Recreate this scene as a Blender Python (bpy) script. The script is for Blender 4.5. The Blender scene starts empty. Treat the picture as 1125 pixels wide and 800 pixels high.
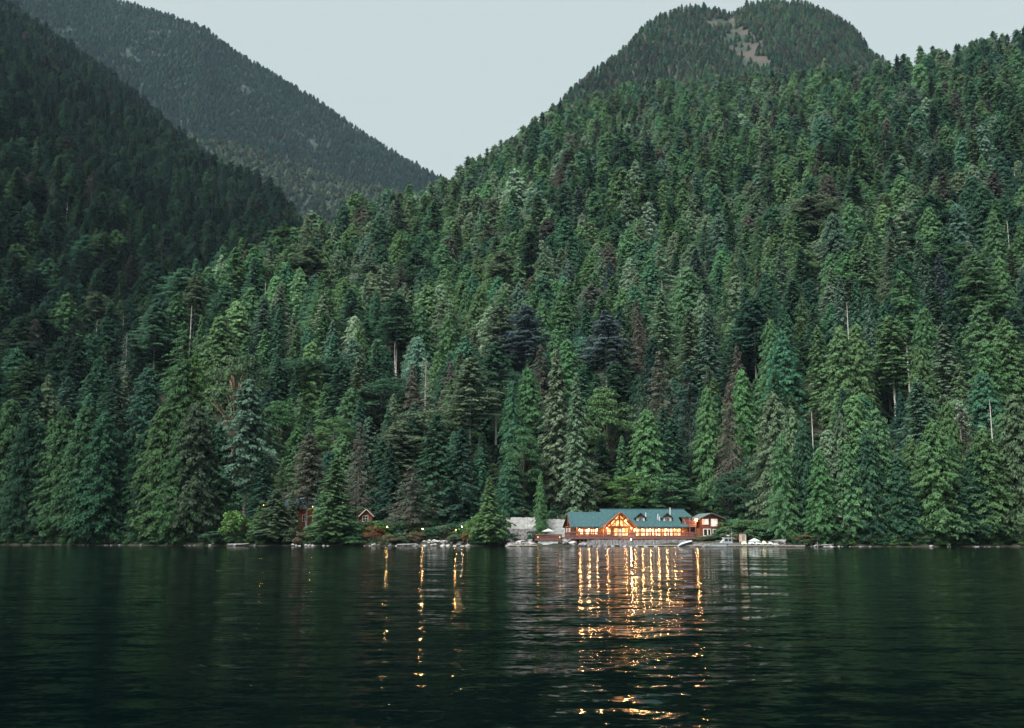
import bpy, math, random
import numpy as np
from mathutils import Vector, Matrix
R = math.radians
sc = bpy.context.scene
col = sc.collection
rng = np.random.default_rng(7)
random.seed(7)

# ------------------------------------------------------------------ camera
F_PX, CX, CY, CAM_H = 1094.0, 562.5, 400.0, 2.5
TILT = math.atan(189.0 / F_PX)
cam_d = bpy.data.cameras.new('camera'); cam = bpy.data.objects.new('camera', cam_d); col.objects.link(cam)
cam_d.sensor_width = 36.0; cam_d.lens = 36.0 * F_PX / 1125.0
cam_d.clip_start = 0.3; cam_d.clip_end = 20000
cam.location = (0, 0, CAM_H); cam.rotation_euler = (math.pi / 2 + TILT, 0, 0)
sc.camera = cam

# ------------------------------------------------------------------ sky, sun, exposure
SUN_EL, SUN_AZ = R(58), R(222)          # azimuth measured clockwise from +Y (view direction)
w = bpy.data.worlds.new('World'); sc.world = w; w.use_nodes = True
nt = w.node_tree; nt.nodes.clear()
sky = nt.nodes.new('ShaderNodeTexSky'); sky.sky_type = 'NISHITA'; sky.sun_disc = False
sky.sun_elevation = SUN_EL; sky.sun_rotation = SUN_AZ
sky.air_density = 1.0; sky.dust_density = 2.5; sky.ozone_density = 1.0
mixc = nt.nodes.new('ShaderNodeMix'); mixc.data_type = 'RGBA'; mixc.inputs[0].default_value = 0.86
mixc.inputs[7].default_value = (6.15, 6.95, 6.75, 1)     # thin even evening cloud veil over the clear sky
bg = nt.nodes.new('ShaderNodeBackground'); bg.inputs[1].default_value = 0.060
out = nt.nodes.new('ShaderNodeOutputWorld')
nt.links.new(sky.outputs[0], mixc.inputs[6]); nt.links.new(mixc.outputs[2], bg.inputs[0]); nt.links.new(bg.outputs[0], out.inputs[0])
sd = bpy.data.lights.new('sun', 'SUN'); sd.energy = 5.0; sd.angle = R(40); sd.color = (1.0, 0.97, 0.92)
sun = bpy.data.objects.new('sun', sd); col.objects.link(sun)
sv = Vector((math.sin(SUN_AZ) * math.cos(SUN_EL), math.cos(SUN_AZ) * math.cos(SUN_EL), math.sin(SUN_EL)))
sun.rotation_euler = sv.to_track_quat('Z', 'Y').to_euler(); sun.location = sv * 500
sc.view_settings.view_transform = 'Standard'; sc.view_settings.look = 'None'
sc.view_settings.exposure = 0.84; sc.view_settings.gamma = 1.0; sc.view_settings.use_curve_mapping = False
sc.render.engine = 'CYCLES'
sc.cycles.use_denoising = True
sc.cycles.max_bounces = 5; sc.cycles.diffuse_bounces = 2; sc.cycles.glossy_bounces = 2
sc.cycles.transmission_bounces = 2; sc.cycles.volume_bounces = 0; sc.cycles.transparent_max_bounces = 6
sc.cycles.sample_clamp_indirect = 4.0; sc.cycles.caustics_reflective = False; sc.cycles.caustics_refractive = False

# ------------------------------------------------------------------ helpers
def ray(px, py):
    dx = (np.asarray(px, float) - CX) / F_PX; dy = (CY - np.asarray(py, float)) / F_PX
    X = dx; Y = math.cos(TILT) - math.sin(TILT) * dy; Z = math.sin(TILT) + math.cos(TILT) * dy
    return X, Y, Z
def azel(px, py):
    X, Y, Z = ray(px, py)
    return np.arctan2(X, Y), Z / np.hypot(X, Y)
def project(x, y, z):
    z = z - CAM_H
    d = y * math.cos(TILT) + z * math.sin(TILT)
    u = -y * math.sin(TILT) + z * math.cos(TILT)
    return CX + F_PX * x / d, CY - F_PX * u / d
def at(px, py, Y):
    X, Yd, Z = ray(px, py); k = Y / Yd
    return float(X * k), float(CAM_H + Z * k)

def smooth(a, b, x):
    t = np.clip((x - a) / (b - a), 0, 1); return t * t * (3 - 2 * t)
_perm = rng.random((256, 256))
def vnoise(x, y):
    xi = np.floor(x).astype(int); yi = np.floor(y).astype(int); fx = x - xi; fy = y - yi
    fx = fx * fx * (3 - 2 * fx); fy = fy * fy * (3 - 2 * fy)
    g = lambda i, j: _perm[(xi + i) & 255, (yi + j) & 255]
    return (g(0, 0) * (1 - fx) + g(1, 0) * fx) * (1 - fy) + (g(0, 1) * (1 - fx) + g(1, 1) * fx) * fy - .5
def fbm(x, y, o=4):
    s = 0; a = 1
    for i in range(o):
        s = s + a * vnoise(x + 17.3 * i, y + 9.1 * i); x = x * 2.03; y = y * 2.03; a *= .5
    return s

def tag(o, label=None, cat=None, group=None, kind=None):
    if label: o['label'] = label
    if cat: o['category'] = cat
    if group: o['group'] = group
    if kind: o['kind'] = kind
    return o
def link(name, me, mat=None, parent=None):
    o = bpy.data.objects.new(name, me); col.objects.link(o)
    if mat: me.materials.append(mat)
    if parent: o.parent = parent
    return o
def empty(name, loc, rz=0):
    o = bpy.data.objects.new(name, None); col.objects.link(o); o.location = loc; o.rotation_euler = (0, 0, rz)
    o.empty_display_size = .5
    return o
def np_mesh(name, V, Fc):
    """V (n,3), Fc (m,k) equal sized faces"""
    me = bpy.data.meshes.new(name); V = np.asarray(V, np.float32); Fc = np.asarray(Fc, np.int32)
    m, k = Fc.shape
    me.vertices.add(len(V)); me.vertices.foreach_set('co', V.ravel())
    me.loops.add(m * k); me.loops.foreach_set('vertex_index', Fc.ravel())
    me.polygons.add(m); me.polygons.foreach_set('loop_start', np.arange(0, m * k, k, dtype=np.int32))
    me.update(calc_edges=True); me.validate()
    return me

class MB:
    def __init__(s): s.v = []; s.f = []
    def add(s, vs, fs):
        b = len(s.v); s.v += [tuple(map(float, p)) for p in vs]; s.f += [tuple(b + i for i in q) for q in fs]; return s
    def box(s, x0, x1, y0, y1, z0, z1):
        return s.add([(x0, y0, z0), (x1, y0, z0), (x1, y1, z0), (x0, y1, z0), (x0, y0, z1), (x1, y0, z1), (x1, y1, z1), (x0, y1, z1)],
                     [(0, 3, 2, 1), (4, 5, 6, 7), (0, 1, 5, 4), (1, 2, 6, 5), (2, 3, 7, 6), (3, 0, 4, 7)])
    def prism(s, poly, y0, y1):     # polygon in xz, extruded along y
        n = len(poly)
        vs = [(x, y0, z) for x, z in poly] + [(x, y1, z) for x, z in poly]
        return s.add(vs, [tuple(range(n)), tuple(range(2 * n - 1, n - 1, -1))] + [(i, i + n, (i + 1) % n + n, (i + 1) % n) for i in range(n)])
    def slab(s, pts, th):           # roof sheet, thickness straight down
        n = len(pts)
        vs = list(pts) + [(p[0], p[1], p[2] - th) for p in pts]
        return s.add(vs, [tuple(range(n)), tuple(range(2 * n - 1, n - 1, -1))] + [(i, i + n, (i + 1) % n + n, (i + 1) % n) for i in range(n)])
    def bar(s, a, b, w_, n=4, w2=None):
        a = Vector(a); b = Vector(b); d = (b - a).normalized(); u = d.orthogonal().normalized(); v = d.cross(u)
        w2 = w_ if w2 is None else w2; vs = []
        for p, ww in ((a, w_), (b, w2)):
            for i in range(n):
                t = 2 * math.pi * (i + .5) / n; vs.append(p + (u * math.cos(t) + v * math.sin(t)) * ww * (.7071 if n == 4 else .5))
        return s.add(vs, [tuple(range(n - 1, -1, -1)), tuple(range(n, 2 * n))] + [(i, (i + 1) % n, (i + 1) % n + n, i + n) for i in range(n)])
    def ball(s, c, r, n=8, m=5, sz=1):
        vs = [(c[0], c[1], c[2] + r * sz)]; 
        for j in range(1, m):
            p = math.pi * j / m
            for i in range(n):
                t = 2 * math.pi * i / n; vs.append((c[0] + r * math.sin(p) * math.cos(t), c[1] + r * math.sin(p) * math.sin(t), c[2] + r * sz * math.cos(p)))
        vs.append((c[0], c[1], c[2] - r * sz)); L = len(vs) - 1
        fs = [(0, 1 + i, 1 + (i + 1) % n) for i in range(n)]
        for j in range(m - 2):
            for i in range(n):
                a = 1 + j * n + i; b = 1 + j * n + (i + 1) % n; fs.append((a, a + n, b + n, b))
        fs += [(L, L - n + (i + 1) % n, L - n + i) for i in range(n)]
        return s.add(vs, fs)
    def build(s, name, mat, parent=None, smooth_=False):
        me = bpy.data.meshes.new(name); me.from_pydata(s.v, [], s.f); me.validate()
        if smooth_: me.polygons.foreach_set('use_smooth', [True] * len(me.polygons))
        me.update(); return link(name, me, mat, parent)

# ------------------------------------------------------------------ materials
def mat(name, rgb=(.5, .5, .5), rough=.8, emit=None, es=0, spec=.3):
    m = bpy.data.materials.new(name); m.use_nodes = True; b = m.node_tree.nodes['Principled BSDF']
    b.inputs['Base Color'].default_value = (*rgb, 1); b.inputs['Roughness'].default_value = rough
    b.inputs['Specular IOR Level'].default_value = spec
    if emit: b.inputs['Emission Color'].default_value = (*emit, 1); b.inputs['Emission Strength'].default_value = es
    return m
def noisy(name, c1, c2, scale=1.0, rough=.85, stretch=(1, 1, 1), detail=5, bump=0.0, lo=.35, hi=.65):
    m = mat(name, c1, rough); n = m.node_tree; b = n.nodes['Principled BSDF']
    tc = n.nodes.new('ShaderNodeTexCoord'); mp = n.nodes.new('ShaderNodeMapping'); mp.inputs['Scale'].default_value = stretch
    t = n.nodes.new('ShaderNodeTexNoise'); t.inputs['Scale'].default_value = scale; t.inputs['Detail'].default_value = detail
    r = n.nodes.new('ShaderNodeValToRGB'); r.color_ramp.elements[0].position = lo; r.color_ramp.elements[1].position = hi
    r.color_ramp.elements[0].color = (*c1, 1); r.color_ramp.elements[1].color = (*c2, 1)
    n.links.new(tc.outputs['Object'], mp.inputs[0]); n.links.new(mp.outputs[0], t.inputs['Vector'])
    n.links.new(t.outputs[0], r.inputs[0]); n.links.new(r.outputs[0], b.inputs['Base Color'])
    if bump:
        bp = n.nodes.new('ShaderNodeBump'); bp.inputs['Distance'].default_value = bump
        n.links.new(t.outputs[0], bp.inputs['Height']); n.links.new(bp.outputs[0], b.inputs['Normal'])
    return m
def banded(name, c1, c2, scale, direction='Z', rough=.7):
    m = mat(name, c1, rough); n = m.node_tree; b = n.nodes['Principled BSDF']
    tc = n.nodes.new('ShaderNodeTexCoord'); wv = n.nodes.new('ShaderNodeTexWave'); wv.bands_direction = direction
    wv.inputs['Scale'].default_value = scale; wv.inputs['Distortion'].default_value = .6; wv.inputs['Detail'].default_value = 2
    no = n.nodes.new('ShaderNodeTexNoise'); no.inputs['Scale'].default_value = 1.3
    mx = n.nodes.new('ShaderNodeMix'); mx.data_type = 'RGBA'; mx.inputs[6].default_value = (*c1, 1); mx.inputs[7].default_value = (*c2, 1)
    ad = n.nodes.new('ShaderNodeMath'); ad.operation = 'MULTIPLY'
    n.links.new(tc.outputs['Object'], wv.inputs[0]); n.links.new(tc.outputs['Object'], no.inputs[0])
    n.links.new(wv.outputs['Fac'], ad.inputs[0]); n.links.new(no.outputs[0], ad.inputs[1]); 
    ad2 = n.nodes.new('ShaderNodeMath'); ad2.operation = 'MULTIPLY'; ad2.inputs[1].default_value = 1.7; n.links.new(ad.outputs[0], ad2.inputs[0])
    n.links.new(ad2.outputs[0], mx.inputs[0]); n.links.new(mx.outputs[2], b.inputs['Base Color'])
    bp = n.nodes.new('ShaderNodeBump'); bp.inputs['Distance'].default_value = .05
    n.links.new(wv.outputs['Fac'], bp.inputs['Height']); n.links.new(bp.outputs[0], b.inputs['Normal'])
    return m
def foliage_mat():
    m = bpy.data.materials.new('foliage'); m.use_nodes = True; n = m.node_tree; n.nodes.clear()
    o = n.nodes.new('ShaderNodeOutputMaterial'); at_ = n.nodes.new('ShaderNodeAttribute'); at_.attribute_type = 'INSTANCER'; at_.attribute_name = 'tint'
    tc = n.nodes.new('ShaderNodeTexCoord')
    n1 = n.nodes.new('ShaderNodeTexNoise'); n1.inputs['Scale'].default_value = .45; n1.inputs['Detail'].default_value = 3
    n2 = n.nodes.new('ShaderNodeTexNoise'); n2.inputs['Scale'].default_value = 2.6; n2.inputs['Detail'].default_value = 2
    n.links.new(tc.outputs['Object'], n1.inputs[0]); n.links.new(tc.outputs['Object'], n2.inputs[0])
    r1 = n.nodes.new('ShaderNodeMapRange'); r1.inputs[1].default_value = .3; r1.inputs[2].default_value = .7; r1.inputs[3].default_value = .76; r1.inputs[4].default_value = 1.24
    r2 = n.nodes.new('ShaderNodeMapRange'); r2.inputs[1].default_value = .3; r2.inputs[2].default_value = .7; r2.inputs[3].default_value = .70; r2.inputs[4].default_value = 1.32
    n.links.new(n1.outputs[0], r1.inputs[0]); n.links.new(n2.outputs[0], r2.inputs[0])
    mu = n.nodes.new('ShaderNodeMath'); mu.operation = 'MULTIPLY'; n.links.new(r1.outputs[0], mu.inputs[0]); n.links.new(r2.outputs[0], mu.inputs[1])
    vm = n.nodes.new('ShaderNodeVectorMath'); vm.operation = 'SCALE'; n.links.new(at_.outputs['Color'], vm.inputs[0]); n.links.new(mu.outputs[0], vm.inputs['Scale'])
    d = n.nodes.new('ShaderNodeBsdfDiffuse'); t = n.nodes.new('ShaderNodeBsdfTranslucent'); g = n.nodes.new('ShaderNodeMixShader'); g.inputs[0].default_value = .18
    n.links.new(vm.outputs[0], d.inputs[0]); n.links.new(vm.outputs[0], t.inputs[0])
    la = n.nodes.new('ShaderNodeAttribute'); la.attribute_type = 'GEOMETRY'; la.attribute_name = 'leafn'
    vt = n.nodes.new('ShaderNodeVectorTransform'); vt.vector_type = 'NORMAL'; vt.convert_from = 'OBJECT'; vt.convert_to = 'WORLD'
    ge = n.nodes.new('ShaderNodeNewGeometry'); s1 = n.nodes.new('ShaderNodeVectorMath'); s1.operation = 'SCALE'; s1.inputs['Scale'].default_value = 1.5
    s2 = n.nodes.new('ShaderNodeVectorMath'); s2.operation = 'ADD'; s3 = n.nodes.new('ShaderNodeVectorMath'); s3.operation = 'NORMALIZE'
    n.links.new(la.outputs['Vector'], vt.inputs[0]); n.links.new(vt.outputs[0], s1.inputs[0]); n.links.new(s1.outputs[0], s2.inputs[0]); n.links.new(ge.outputs['Normal'], s2.inputs[1])
    n.links.new(s2.outputs[0], s3.inputs[0]); n.links.new(s3.outputs[0], d.inputs['Normal'])
    n.links.new(d.outputs[0], g.inputs[1]); n.links.new(t.outputs[0], g.inputs[2]); n.links.new(g.outputs[0], o.inputs[0])
    return m
FOL = foliage_mat()
BARK = noisy('bark', (.10, .08, .065), (.24, .20, .17), 1.6, .9, (3, 3, .5))
PALE_BARK = noisy('pale_bark', (.34, .30, .27), (.62, .58, .54), 1.4, .85, (3, 3, .5))
ORANGE_BARK = noisy('orange_bark', (.15, .10, .062), (.28, .20, .13), 1.2, .8, (2, 2, .6))
M = dict(
    soil=noisy('forest_floor', (.012, .016, .010), (.035, .036, .022), .25, .95, bump=.3),
    far_soil=noisy('mountain_soil', (.016, .030, .024), (.095, .095, .085), .02, .95, detail=8, lo=.56, hi=.72),
    summit=noisy('summit_soil', (.022, .036, .024), (.060, .052, .044), .035, .95, detail=8, lo=.42, hi=.60),
    log=banded('log_wood', (.18, .090, .056), (.28, .15, .095), 1.6),
    redwood=banded('red_wood', (.13, .058, .052), (.22, .105, .092), 2.2),
    darkred=banded('dark_red_boards', (.12, .040, .028), (.20, .07, .05), 2.4),
    olive=banded('olive_siding', (.10, .10, .055), (.15, .14, .08), 2.4),
    beam=noisy('timber_beam', (.13, .040, .020), (.22, .075, .035), 2.0, .7, (1, 1, 3)),
    roof=noisy('green_metal_roof', (.016, .050, .058), (.034, .088, .096), .9, .6, (5, 1.2, 1)),
    roof2=noisy('grey_green_roof', (.06, .10, .10), (.11, .16, .16), .9, .6, (5, 1, 1)),
    darkroof=noisy('brown_shingle', (.05, .035, .033), (.09, .065, .06), 2, .8),
    blueroof=noisy('blue_grey_roof', (.05, .085, .12), (.08, .12, .16), 1, .6),
    white=noisy('white_paint', (.62, .62, .60), (.80, .80, .78), 1.2, .6),
    cream=noisy('cream_boards', (.52, .46, .38), (.66, .60, .52), 2.0, .7),
    conc=noisy('pale_concrete', (.30, .305, .30), (.64, .65, .64), .8, .9, (1, 1, 2), bump=.05, lo=.3, hi=.7),
    seawall=noisy('weathered_concrete', (.09, .088, .09), (.30, .29, .29), 1.4, .9, (2.0, 1, .8), bump=.05),
    rock=noisy('shore_rock', (.06, .06, .06), (.26, .25, .25), 1.1, .9, bump=.2),
    palerock=noisy('pale_boulder', (.17, .17, .17), (.44, .43, .42), 1.3, .9, bump=.1),
    grey=noisy('weathered_grey_wood', (.13, .13, .13), (.27, .26, .25), 1.5, .85, (4, 1, 1)),
    hull=noisy('boat_hull_white', (.60, .62, .63), (.74, .76, .77), .8, .35),
    alu=noisy('brushed_aluminium_grey', (.24, .27, .29), (.36, .39, .41), 1.0, .4),
    dark=mat('dark_glass', (.015, .018, .02), .15, spec=.5),
    tarp=noisy('pale_tarpaulin', (.28, .31, .31), (.50, .52, .50), 1.4, .6),
    tarpy=noisy('yellowed_tarpaulin', (.45, .42, .28), (.62, .60, .45), 1.4, .6),
    tan=noisy('tan_boards', (.42, .30, .22), (.55, .42, .32), 1.4, .8),
    metal=mat('grey_metal', (.35, .36, .37), .4),
    black=mat('black_metal', (.03, .03, .03), .5),
    flue=mat('white_flue', (.65, .66, .66), .4),
    bulb=mat('warm_bulb', (.8, .6, .3), .5, (1.0, .55, .20), 34),
    bulbw=mat('white_bulb', (.8, .8, .7), .5, (1.0, .80, .52), 48),
    bulbd=mat('dim_bulb', (.8, .6, .3), .5, (1.0, .50, .10), 2.2),
)
def lit_glass(name, c1, c2, s1, s2, scale=.8):
    m = bpy.data.materials.new(name); m.use_nodes = True; n = m.node_tree; b = n.nodes['Principled BSDF']
    tc = n.nodes.new('ShaderNodeTexCoord'); t = n.nodes.new('ShaderNodeTexNoise'); t.inputs['Scale'].default_value = scale; t.inputs['Detail'].default_value = 3
    r = n.nodes.new('ShaderNodeValToRGB'); r.color_ramp.elements[0].position = .38; r.color_ramp.elements[1].position = .62
    r.color_ramp.elements[0].color = (*c1, 1); r.color_ramp.elements[1].color = (*c2, 1)
    mr = n.nodes.new('ShaderNodeMapRange'); mr.inputs[1].default_value = .35; mr.inputs[2].default_value = .65; mr.inputs[3].default_value = s1; mr.inputs[4].default_value = s2
    n.links.new(tc.outputs['Object'], t.inputs[0]); n.links.new(t.outputs[0], r.inputs[0]); n.links.new(t.outputs[0], mr.inputs[0])
    b.inputs['Base Color'].default_value = (.05, .04, .03, 1); b.inputs['Roughness'].default_value = .2
    n.links.new(r.outputs[0], b.inputs['Emission Color']); n.links.new(mr.outputs[0], b.inputs['Emission Strength'])
    return m
M['litA'] = lit_glass('lit_window_gable', (1.0, .30, .06), (1.0, .62, .26), .55, 1.7, 1.0)
M['litB'] = lit_glass('lit_window_porch', (1.0, .42, .12), (1.0, .76, .44), .9, 2.4, .7)
M['litC'] = lit_glass('curtained_window', (.80, .62, .52), (.95, .86, .78), .55, .85, .7)

# ------------------------------------------------------------------ hills
def curve(pts, dist, drop):
    """photo skyline points -> (azimuth, distance, ground height) control arrays"""
    px = np.array([p[0] for p in pts], float); py = np.array([p[1] for p in pts], float)
    a, te = azel(px, py); r = np.interp(px, [d[0] for d in dist], [d[1] for d in dist])
    z = CAM_H + te * r - drop
    o = np.argsort(a); return a[o], r[o], z[o]
SHORE_PX = [(-500, 300), (0, 284), (230, 262), (400, 256), (560, 250), (700, 247), (860, 240), (1000, 236), (1125, 235), (1600, 236)]
BENCH_PX = [(-500, 4), (150, 6), (220, 12), (300, 26), (560, 30), (640, 42), (800, 42), (860, 20), (920, 8), (1600, 8)]
_sa = azel([p[0] for p in SHORE_PX], [596] * len(SHORE_PX))[0]
_ba = azel([p[0] for p in BENCH_PX], [596] * len(BENCH_PX))[0]
def shoreY(a):
    return np.interp(a, _sa, [p[1] for p in SHORE_PX])
def shore_r(a):
    return (shoreY(a) + 3.0 * vnoise(a * 90 + 50, a * 0 + 3) + 1.2 * vnoise(a * 400 + 50, a * 0 + 8)) / np.cos(a)
class Hill:
    def __init__(s, pts, dist, drop, r0, gully, gs, back=.45, pw=1.0, bench=False):
        s.a, s.r1, s.zc = curve(pts, dist, drop); s.r0 = r0; s.gully = gully; s.gs = gs; s.back = back; s.pw = pw; s.bench = bench
    def z(s, x, y):
        x = np.asarray(x, float); y = np.asarray(y, float)
        a = np.arctan2(x, y); r = np.hypot(x, y)
        r1 = np.interp(a, s.a, s.r1); zc = np.interp(a, s.a, s.zc)
        if s.bench:
            sr = shore_r(a); be = np.interp(a, _ba, [p[1] for p in BENCH_PX])
            r0 = sr + be; d = r - sr
            low = np.where(d < 0, np.maximum(d * .45, -6), 0) + smooth(0, 4, d) * 1.1 + smooth(4, 14, d) * .7 + np.clip(d - 14, 0, 999) * .03
            base = 1.4 + be * .03
        else:
            r0 = np.interp(a, s.a, np.interp(s.a, [-9, 9], [s.r0, s.r0])); low = None; base = -4.0
        r1 = np.maximum(r1, r0 + 40); t = (r - r0) / (r1 - r0); tc = np.clip(t, 0, 1)
        up = base + (zc - base) * tc ** s.pw
        up = up - s.back * np.clip(r - r1, 0, None)
        n = fbm(x / s.gs, y / s.gs, 4) * s.gully * np.clip(tc * 3, 0, 1) * (1 - .75 * smooth(.7, 1.0, tc))
        up = up + n
        if s.bench:
            up = np.where(t <= 0, low, np.maximum(up, low)) 
        else:
            up = np.where(t <= 0, base - (r0 - r) * .3, up)
        return up
    def mesh(s, name, a0, a1, na, r_a, r_b, nr, m):
        A, T = np.meshgrid(np.linspace(a0, a1, na), np.linspace(0, 1, nr))
        Rr = r_a * (r_b / r_a) ** T
        X = Rr * np.sin(A); Y = Rr * np.cos(A); Z = s.z(X, Y)
        V = np.stack([X, Y, Z], -1).reshape(-1, 3)
        i = np.arange(nr * na).reshape(nr, na)
        Fq = np.stack([i[:-1, :-1], i[:-1, 1:], i[1:, 1:], i[1:, :-1]], -1).reshape(-1, 4)
        me = np_mesh(name, V, Fq); me.polygons.foreach_set('use_smooth', [True] * len(me.polygons))
        return tag(link(name, me, m), kind='structure')

A_H = Hill([(-500, 510), (-100, 500), (0, 500), (60, 494), (120, 474), (160, 424), (200, 378), (260, 340), (330, 304), (400, 272), (490, 232), (560, 184), (620, 138), (680, 118), (760, 112), (850, 110), (950, 100), (1010, 92), (1060, 76), (1125, 68), (1300, 70), (1700, 160)],
           [(-500, 480), (0, 380), (60, 375), (120, 390), (200, 460), (260, 530), (330, 600), (400, 720), (490, 880), (560, 1000), (620, 1100), (700, 1150), (1125, 950), (1700, 900)],
           0, 0, 30, 130, bench=True)
L_H = Hill([(-700, -350), (-300, -230), (0, 12), (27, 28), (89, 72), (147, 118), (200, 166), (244, 198), (311, 246), (335, 284), (360, 345), (390, 440), (430, 560), (600, 640)],
           [(-700, 1900), (0, 1800), (200, 1600), (311, 1250), (360, 1000), (430, 700), (600, 600)], 0, 338, 55, 210, back=.5)
P_H = Hill([(300, 330), (480, 260), (560, 172), (610, 120), (640, 90), (680, 60), (705, 32), (725, 18), (750, 11), (770, 9), (790, 14), (803, 18), (822, 10), (850, 3), (885, 6), (915, 16), (940, 34), (958, 58), (1000, 90), (1100, 180), (1300, 300)],
           [(300, 1500), (560, 1500), (640, 1700), (720, 2000), (960, 2000), (1300, 1800)], 0, 1000, 60, 260, back=.6)
F_H = Hill([(-600, -300), (-100, -110), (40, -45), (128, 4), (160, 12), (225, 30), (258, 54), (290, 74), (340, 107), (365, 122), (400, 146), (440, 172), (468, 188), (490, 200), (560, 240), (700, 300)],
           [(-600, 3300), (700, 3100)], 0, 1700, 90, 420, back=.6, pw=1.0)
G_H = Hill([(0, 100), (150, 130), (225, 152), (260, 158), (300, 172), (350, 190), (400, 205), (440, 212), (480, 222), (560, 250), (700, 330)],
           [(0, 2200), (225, 2300), (480, 2500), (700, 2500)], 0, 1300, 30, 240, back=.3)
A_H.mesh('hillside_ground', -1.0, 1.0, 420, 225, 1500, 260, M['soil'])
L_H.mesh('left_hill', -1.0, -.02, 200, 290, 2600, 160, M['soil'])
P_H.mesh('round_hill', -.25, .70, 200, 900, 3000, 150, M['summit'])
F_H.mesh('far_mountain', -.8, .15, 260, 1600, 4200, 180, M['far_soil'])
G_H.mesh('valley_slope', -.6, .15, 160, 1250, 3200, 120, M['far_soil'])

# ------------------------------------------------------------------ water
def make_water():
    aa = np.concatenate([np.linspace(-math.pi, -.75, 40)[:-1], np.linspace(-.75, .75, 620), np.linspace(.75, math.pi, 40)[1:]])
    rr = np.concatenate([[0.0], np.geomspace(4, 330, 460), np.geomspace(340, 6000, 30)])
    A, Rr = np.meshgrid(aa, rr); X = Rr * np.sin(A); Y = Rr * np.cos(A)
    Z = np.zeros_like(X); g = np.random.default_rng(3)
    for i in range(16):       # gentle open-water swell, several directions
        lam = g.uniform(3.5, 14); th = g.normal(1.45, .38); k = 2 * math.pi / lam
        amp = .0005 * lam * g.uniform(.5, 1.2) * np.clip((lam / (.012 * Rr + .01) - 2) / 4, 0, 1)
        Z += amp * np.sin(k * (X * math.cos(th) + Y * math.sin(th)) + g.uniform(0, 6.28))
    # wash of a passing boat: a fan of long crests running out to the right
    for (x0, y0, dirx, diry, wd, am, al_) in ((2.6, 15.0, .70, .71, .20, .011, .09), (4.1, 17.8, .70, .71, .23, .012, .09), (2.8, 20.8, .64, .77, .30, .015, .12), (4.0, 25.5, .9, .42, .45, .017, .17), (5.5, 33, .9, .44, .7, .018, .22), (7, 46, .88, .48, 1.0, .018, .22)):
        nx, ny = -diry, dirx; n_ = math.hypot(nx, ny); nx /= n_; ny /= n_
        d = (X - x0) * nx + (Y - y0) * ny + .10 * np.sin(X * 1.1); al = (X - x0) * dirx + (Y - y0) * diry
        env = np.exp(-(d / wd) ** 2) * np.exp(-(al / (y0 * al_)) ** 2)
        Z += am * env * np.cos(d / wd * 1.7)
    V = np.stack([X, Y, Z], -1).reshape(-1, 3); nr, na = X.shape
    i = np.arange(nr * na).reshape(nr, na)
    Fq = np.stack([i[:-1, :-1], i[1:, :-1], i[1:, 1:], i[:-1, 1:]], -1).reshape(-1, 4)
    me = np_mesh('lake_water', V, Fq); me.polygons.foreach_set('use_smooth', [True] * len(me.polygons))
    m = bpy.data.materials.new('lake_water'); m.use_nodes = True; n = m.node_tree; b = n.nodes['Principled BSDF']
    b.inputs['Base Color'].default_value = (.0006, .0022, .0024, 1); b.inputs['Roughness'].default_value = .035; b.inputs['IOR'].default_value = 1.038
    tc = n.nodes.new('ShaderNodeTexCoord')
    acc = None
    for (sx, sy, sc_, ax, ay) in ((.35, 1.0, .8, .035, .085), (.42, 1.0, 2.6, .05, .105), (.6, 1.0, 8.0, .045, .085)):
        mp = n.nodes.new('ShaderNodeMapping'); mp.inputs['Scale'].default_value = (sx * sc_, sy * sc_, 1); mp.inputs['Rotation'].default_value = (0, 0, -.12 * sc_)
        t = n.nodes.new('ShaderNodeTexNoise'); t.noise_dimensions = '2D'; t.inputs['Scale'].default_value = 1.0; t.inputs['Detail'].default_value = 2
        n.links.new(tc.outputs['Object'], mp.inputs[0]); n.links.new(mp.outputs[0], t.inputs['Vector'])
        s = n.nodes.new('ShaderNodeVectorMath'); s.operation = 'SUBTRACT'; s.inputs[1].default_value = (.5, .5, .5)
        u = n.nodes.new('ShaderNodeVectorMath'); u.operation = 'MULTIPLY'; u.inputs[1].default_value = (ax * 2.6, ay * 2.6, 0)
        n.links.new(t.outputs['Color'], s.inputs[0]); n.links.new(s.outputs[0], u.inputs[0])
        if acc is None: acc = u
        else:
            ad = n.nodes.new('ShaderNodeVectorMath'); n.links.new(acc.outputs[0], ad.inputs[0]); n.links.new(u.outputs[0], ad.inputs[1]); acc = ad
    # calmer and rougher patches (wind lanes)
    pt = n.nodes.new('ShaderNodeTexNoise'); pt.inputs['Scale'].default_value = .05; pt.inputs['Detail'].default_value = 2
    mp = n.nodes.new('ShaderNodeMapping'); mp.inputs['Scale'].default_value = (.4, 1, 1); n.links.new(tc.outputs['Object'], mp.inputs[0]); n.links.new(mp.outputs[0], pt.inputs[0])
    mr = n.nodes.new('ShaderNodeMapRange'); mr.inputs[1].default_value = .35; mr.inputs[2].default_value = .65; mr.inputs[3].default_value = .85; mr.inputs[4].default_value = 1.2
    n.links.new(pt.outputs[0], mr.inputs[0])
    scl = n.nodes.new('ShaderNodeVectorMath'); scl.operation = 'SCALE'; n.links.new(acc.outputs[0], scl.inputs[0]); n.links.new(mr.outputs[0], scl.inputs['Scale'])
    ge = n.nodes.new('ShaderNodeNewGeometry'); ad = n.nodes.new('ShaderNodeVectorMath'); n.links.new(ge.outputs['Normal'], ad.inputs[0]); n.links.new(scl.outputs[0], ad.inputs[1])
    no = n.nodes.new('ShaderNodeVectorMath'); no.operation = 'NORMALIZE'; n.links.new(ad.outputs[0], no.inputs[0]); n.links.new(no.outputs[0], b.inputs['Normal'])
    return tag(link('lake_water', me, m), kind='structure')
make_water()

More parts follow.
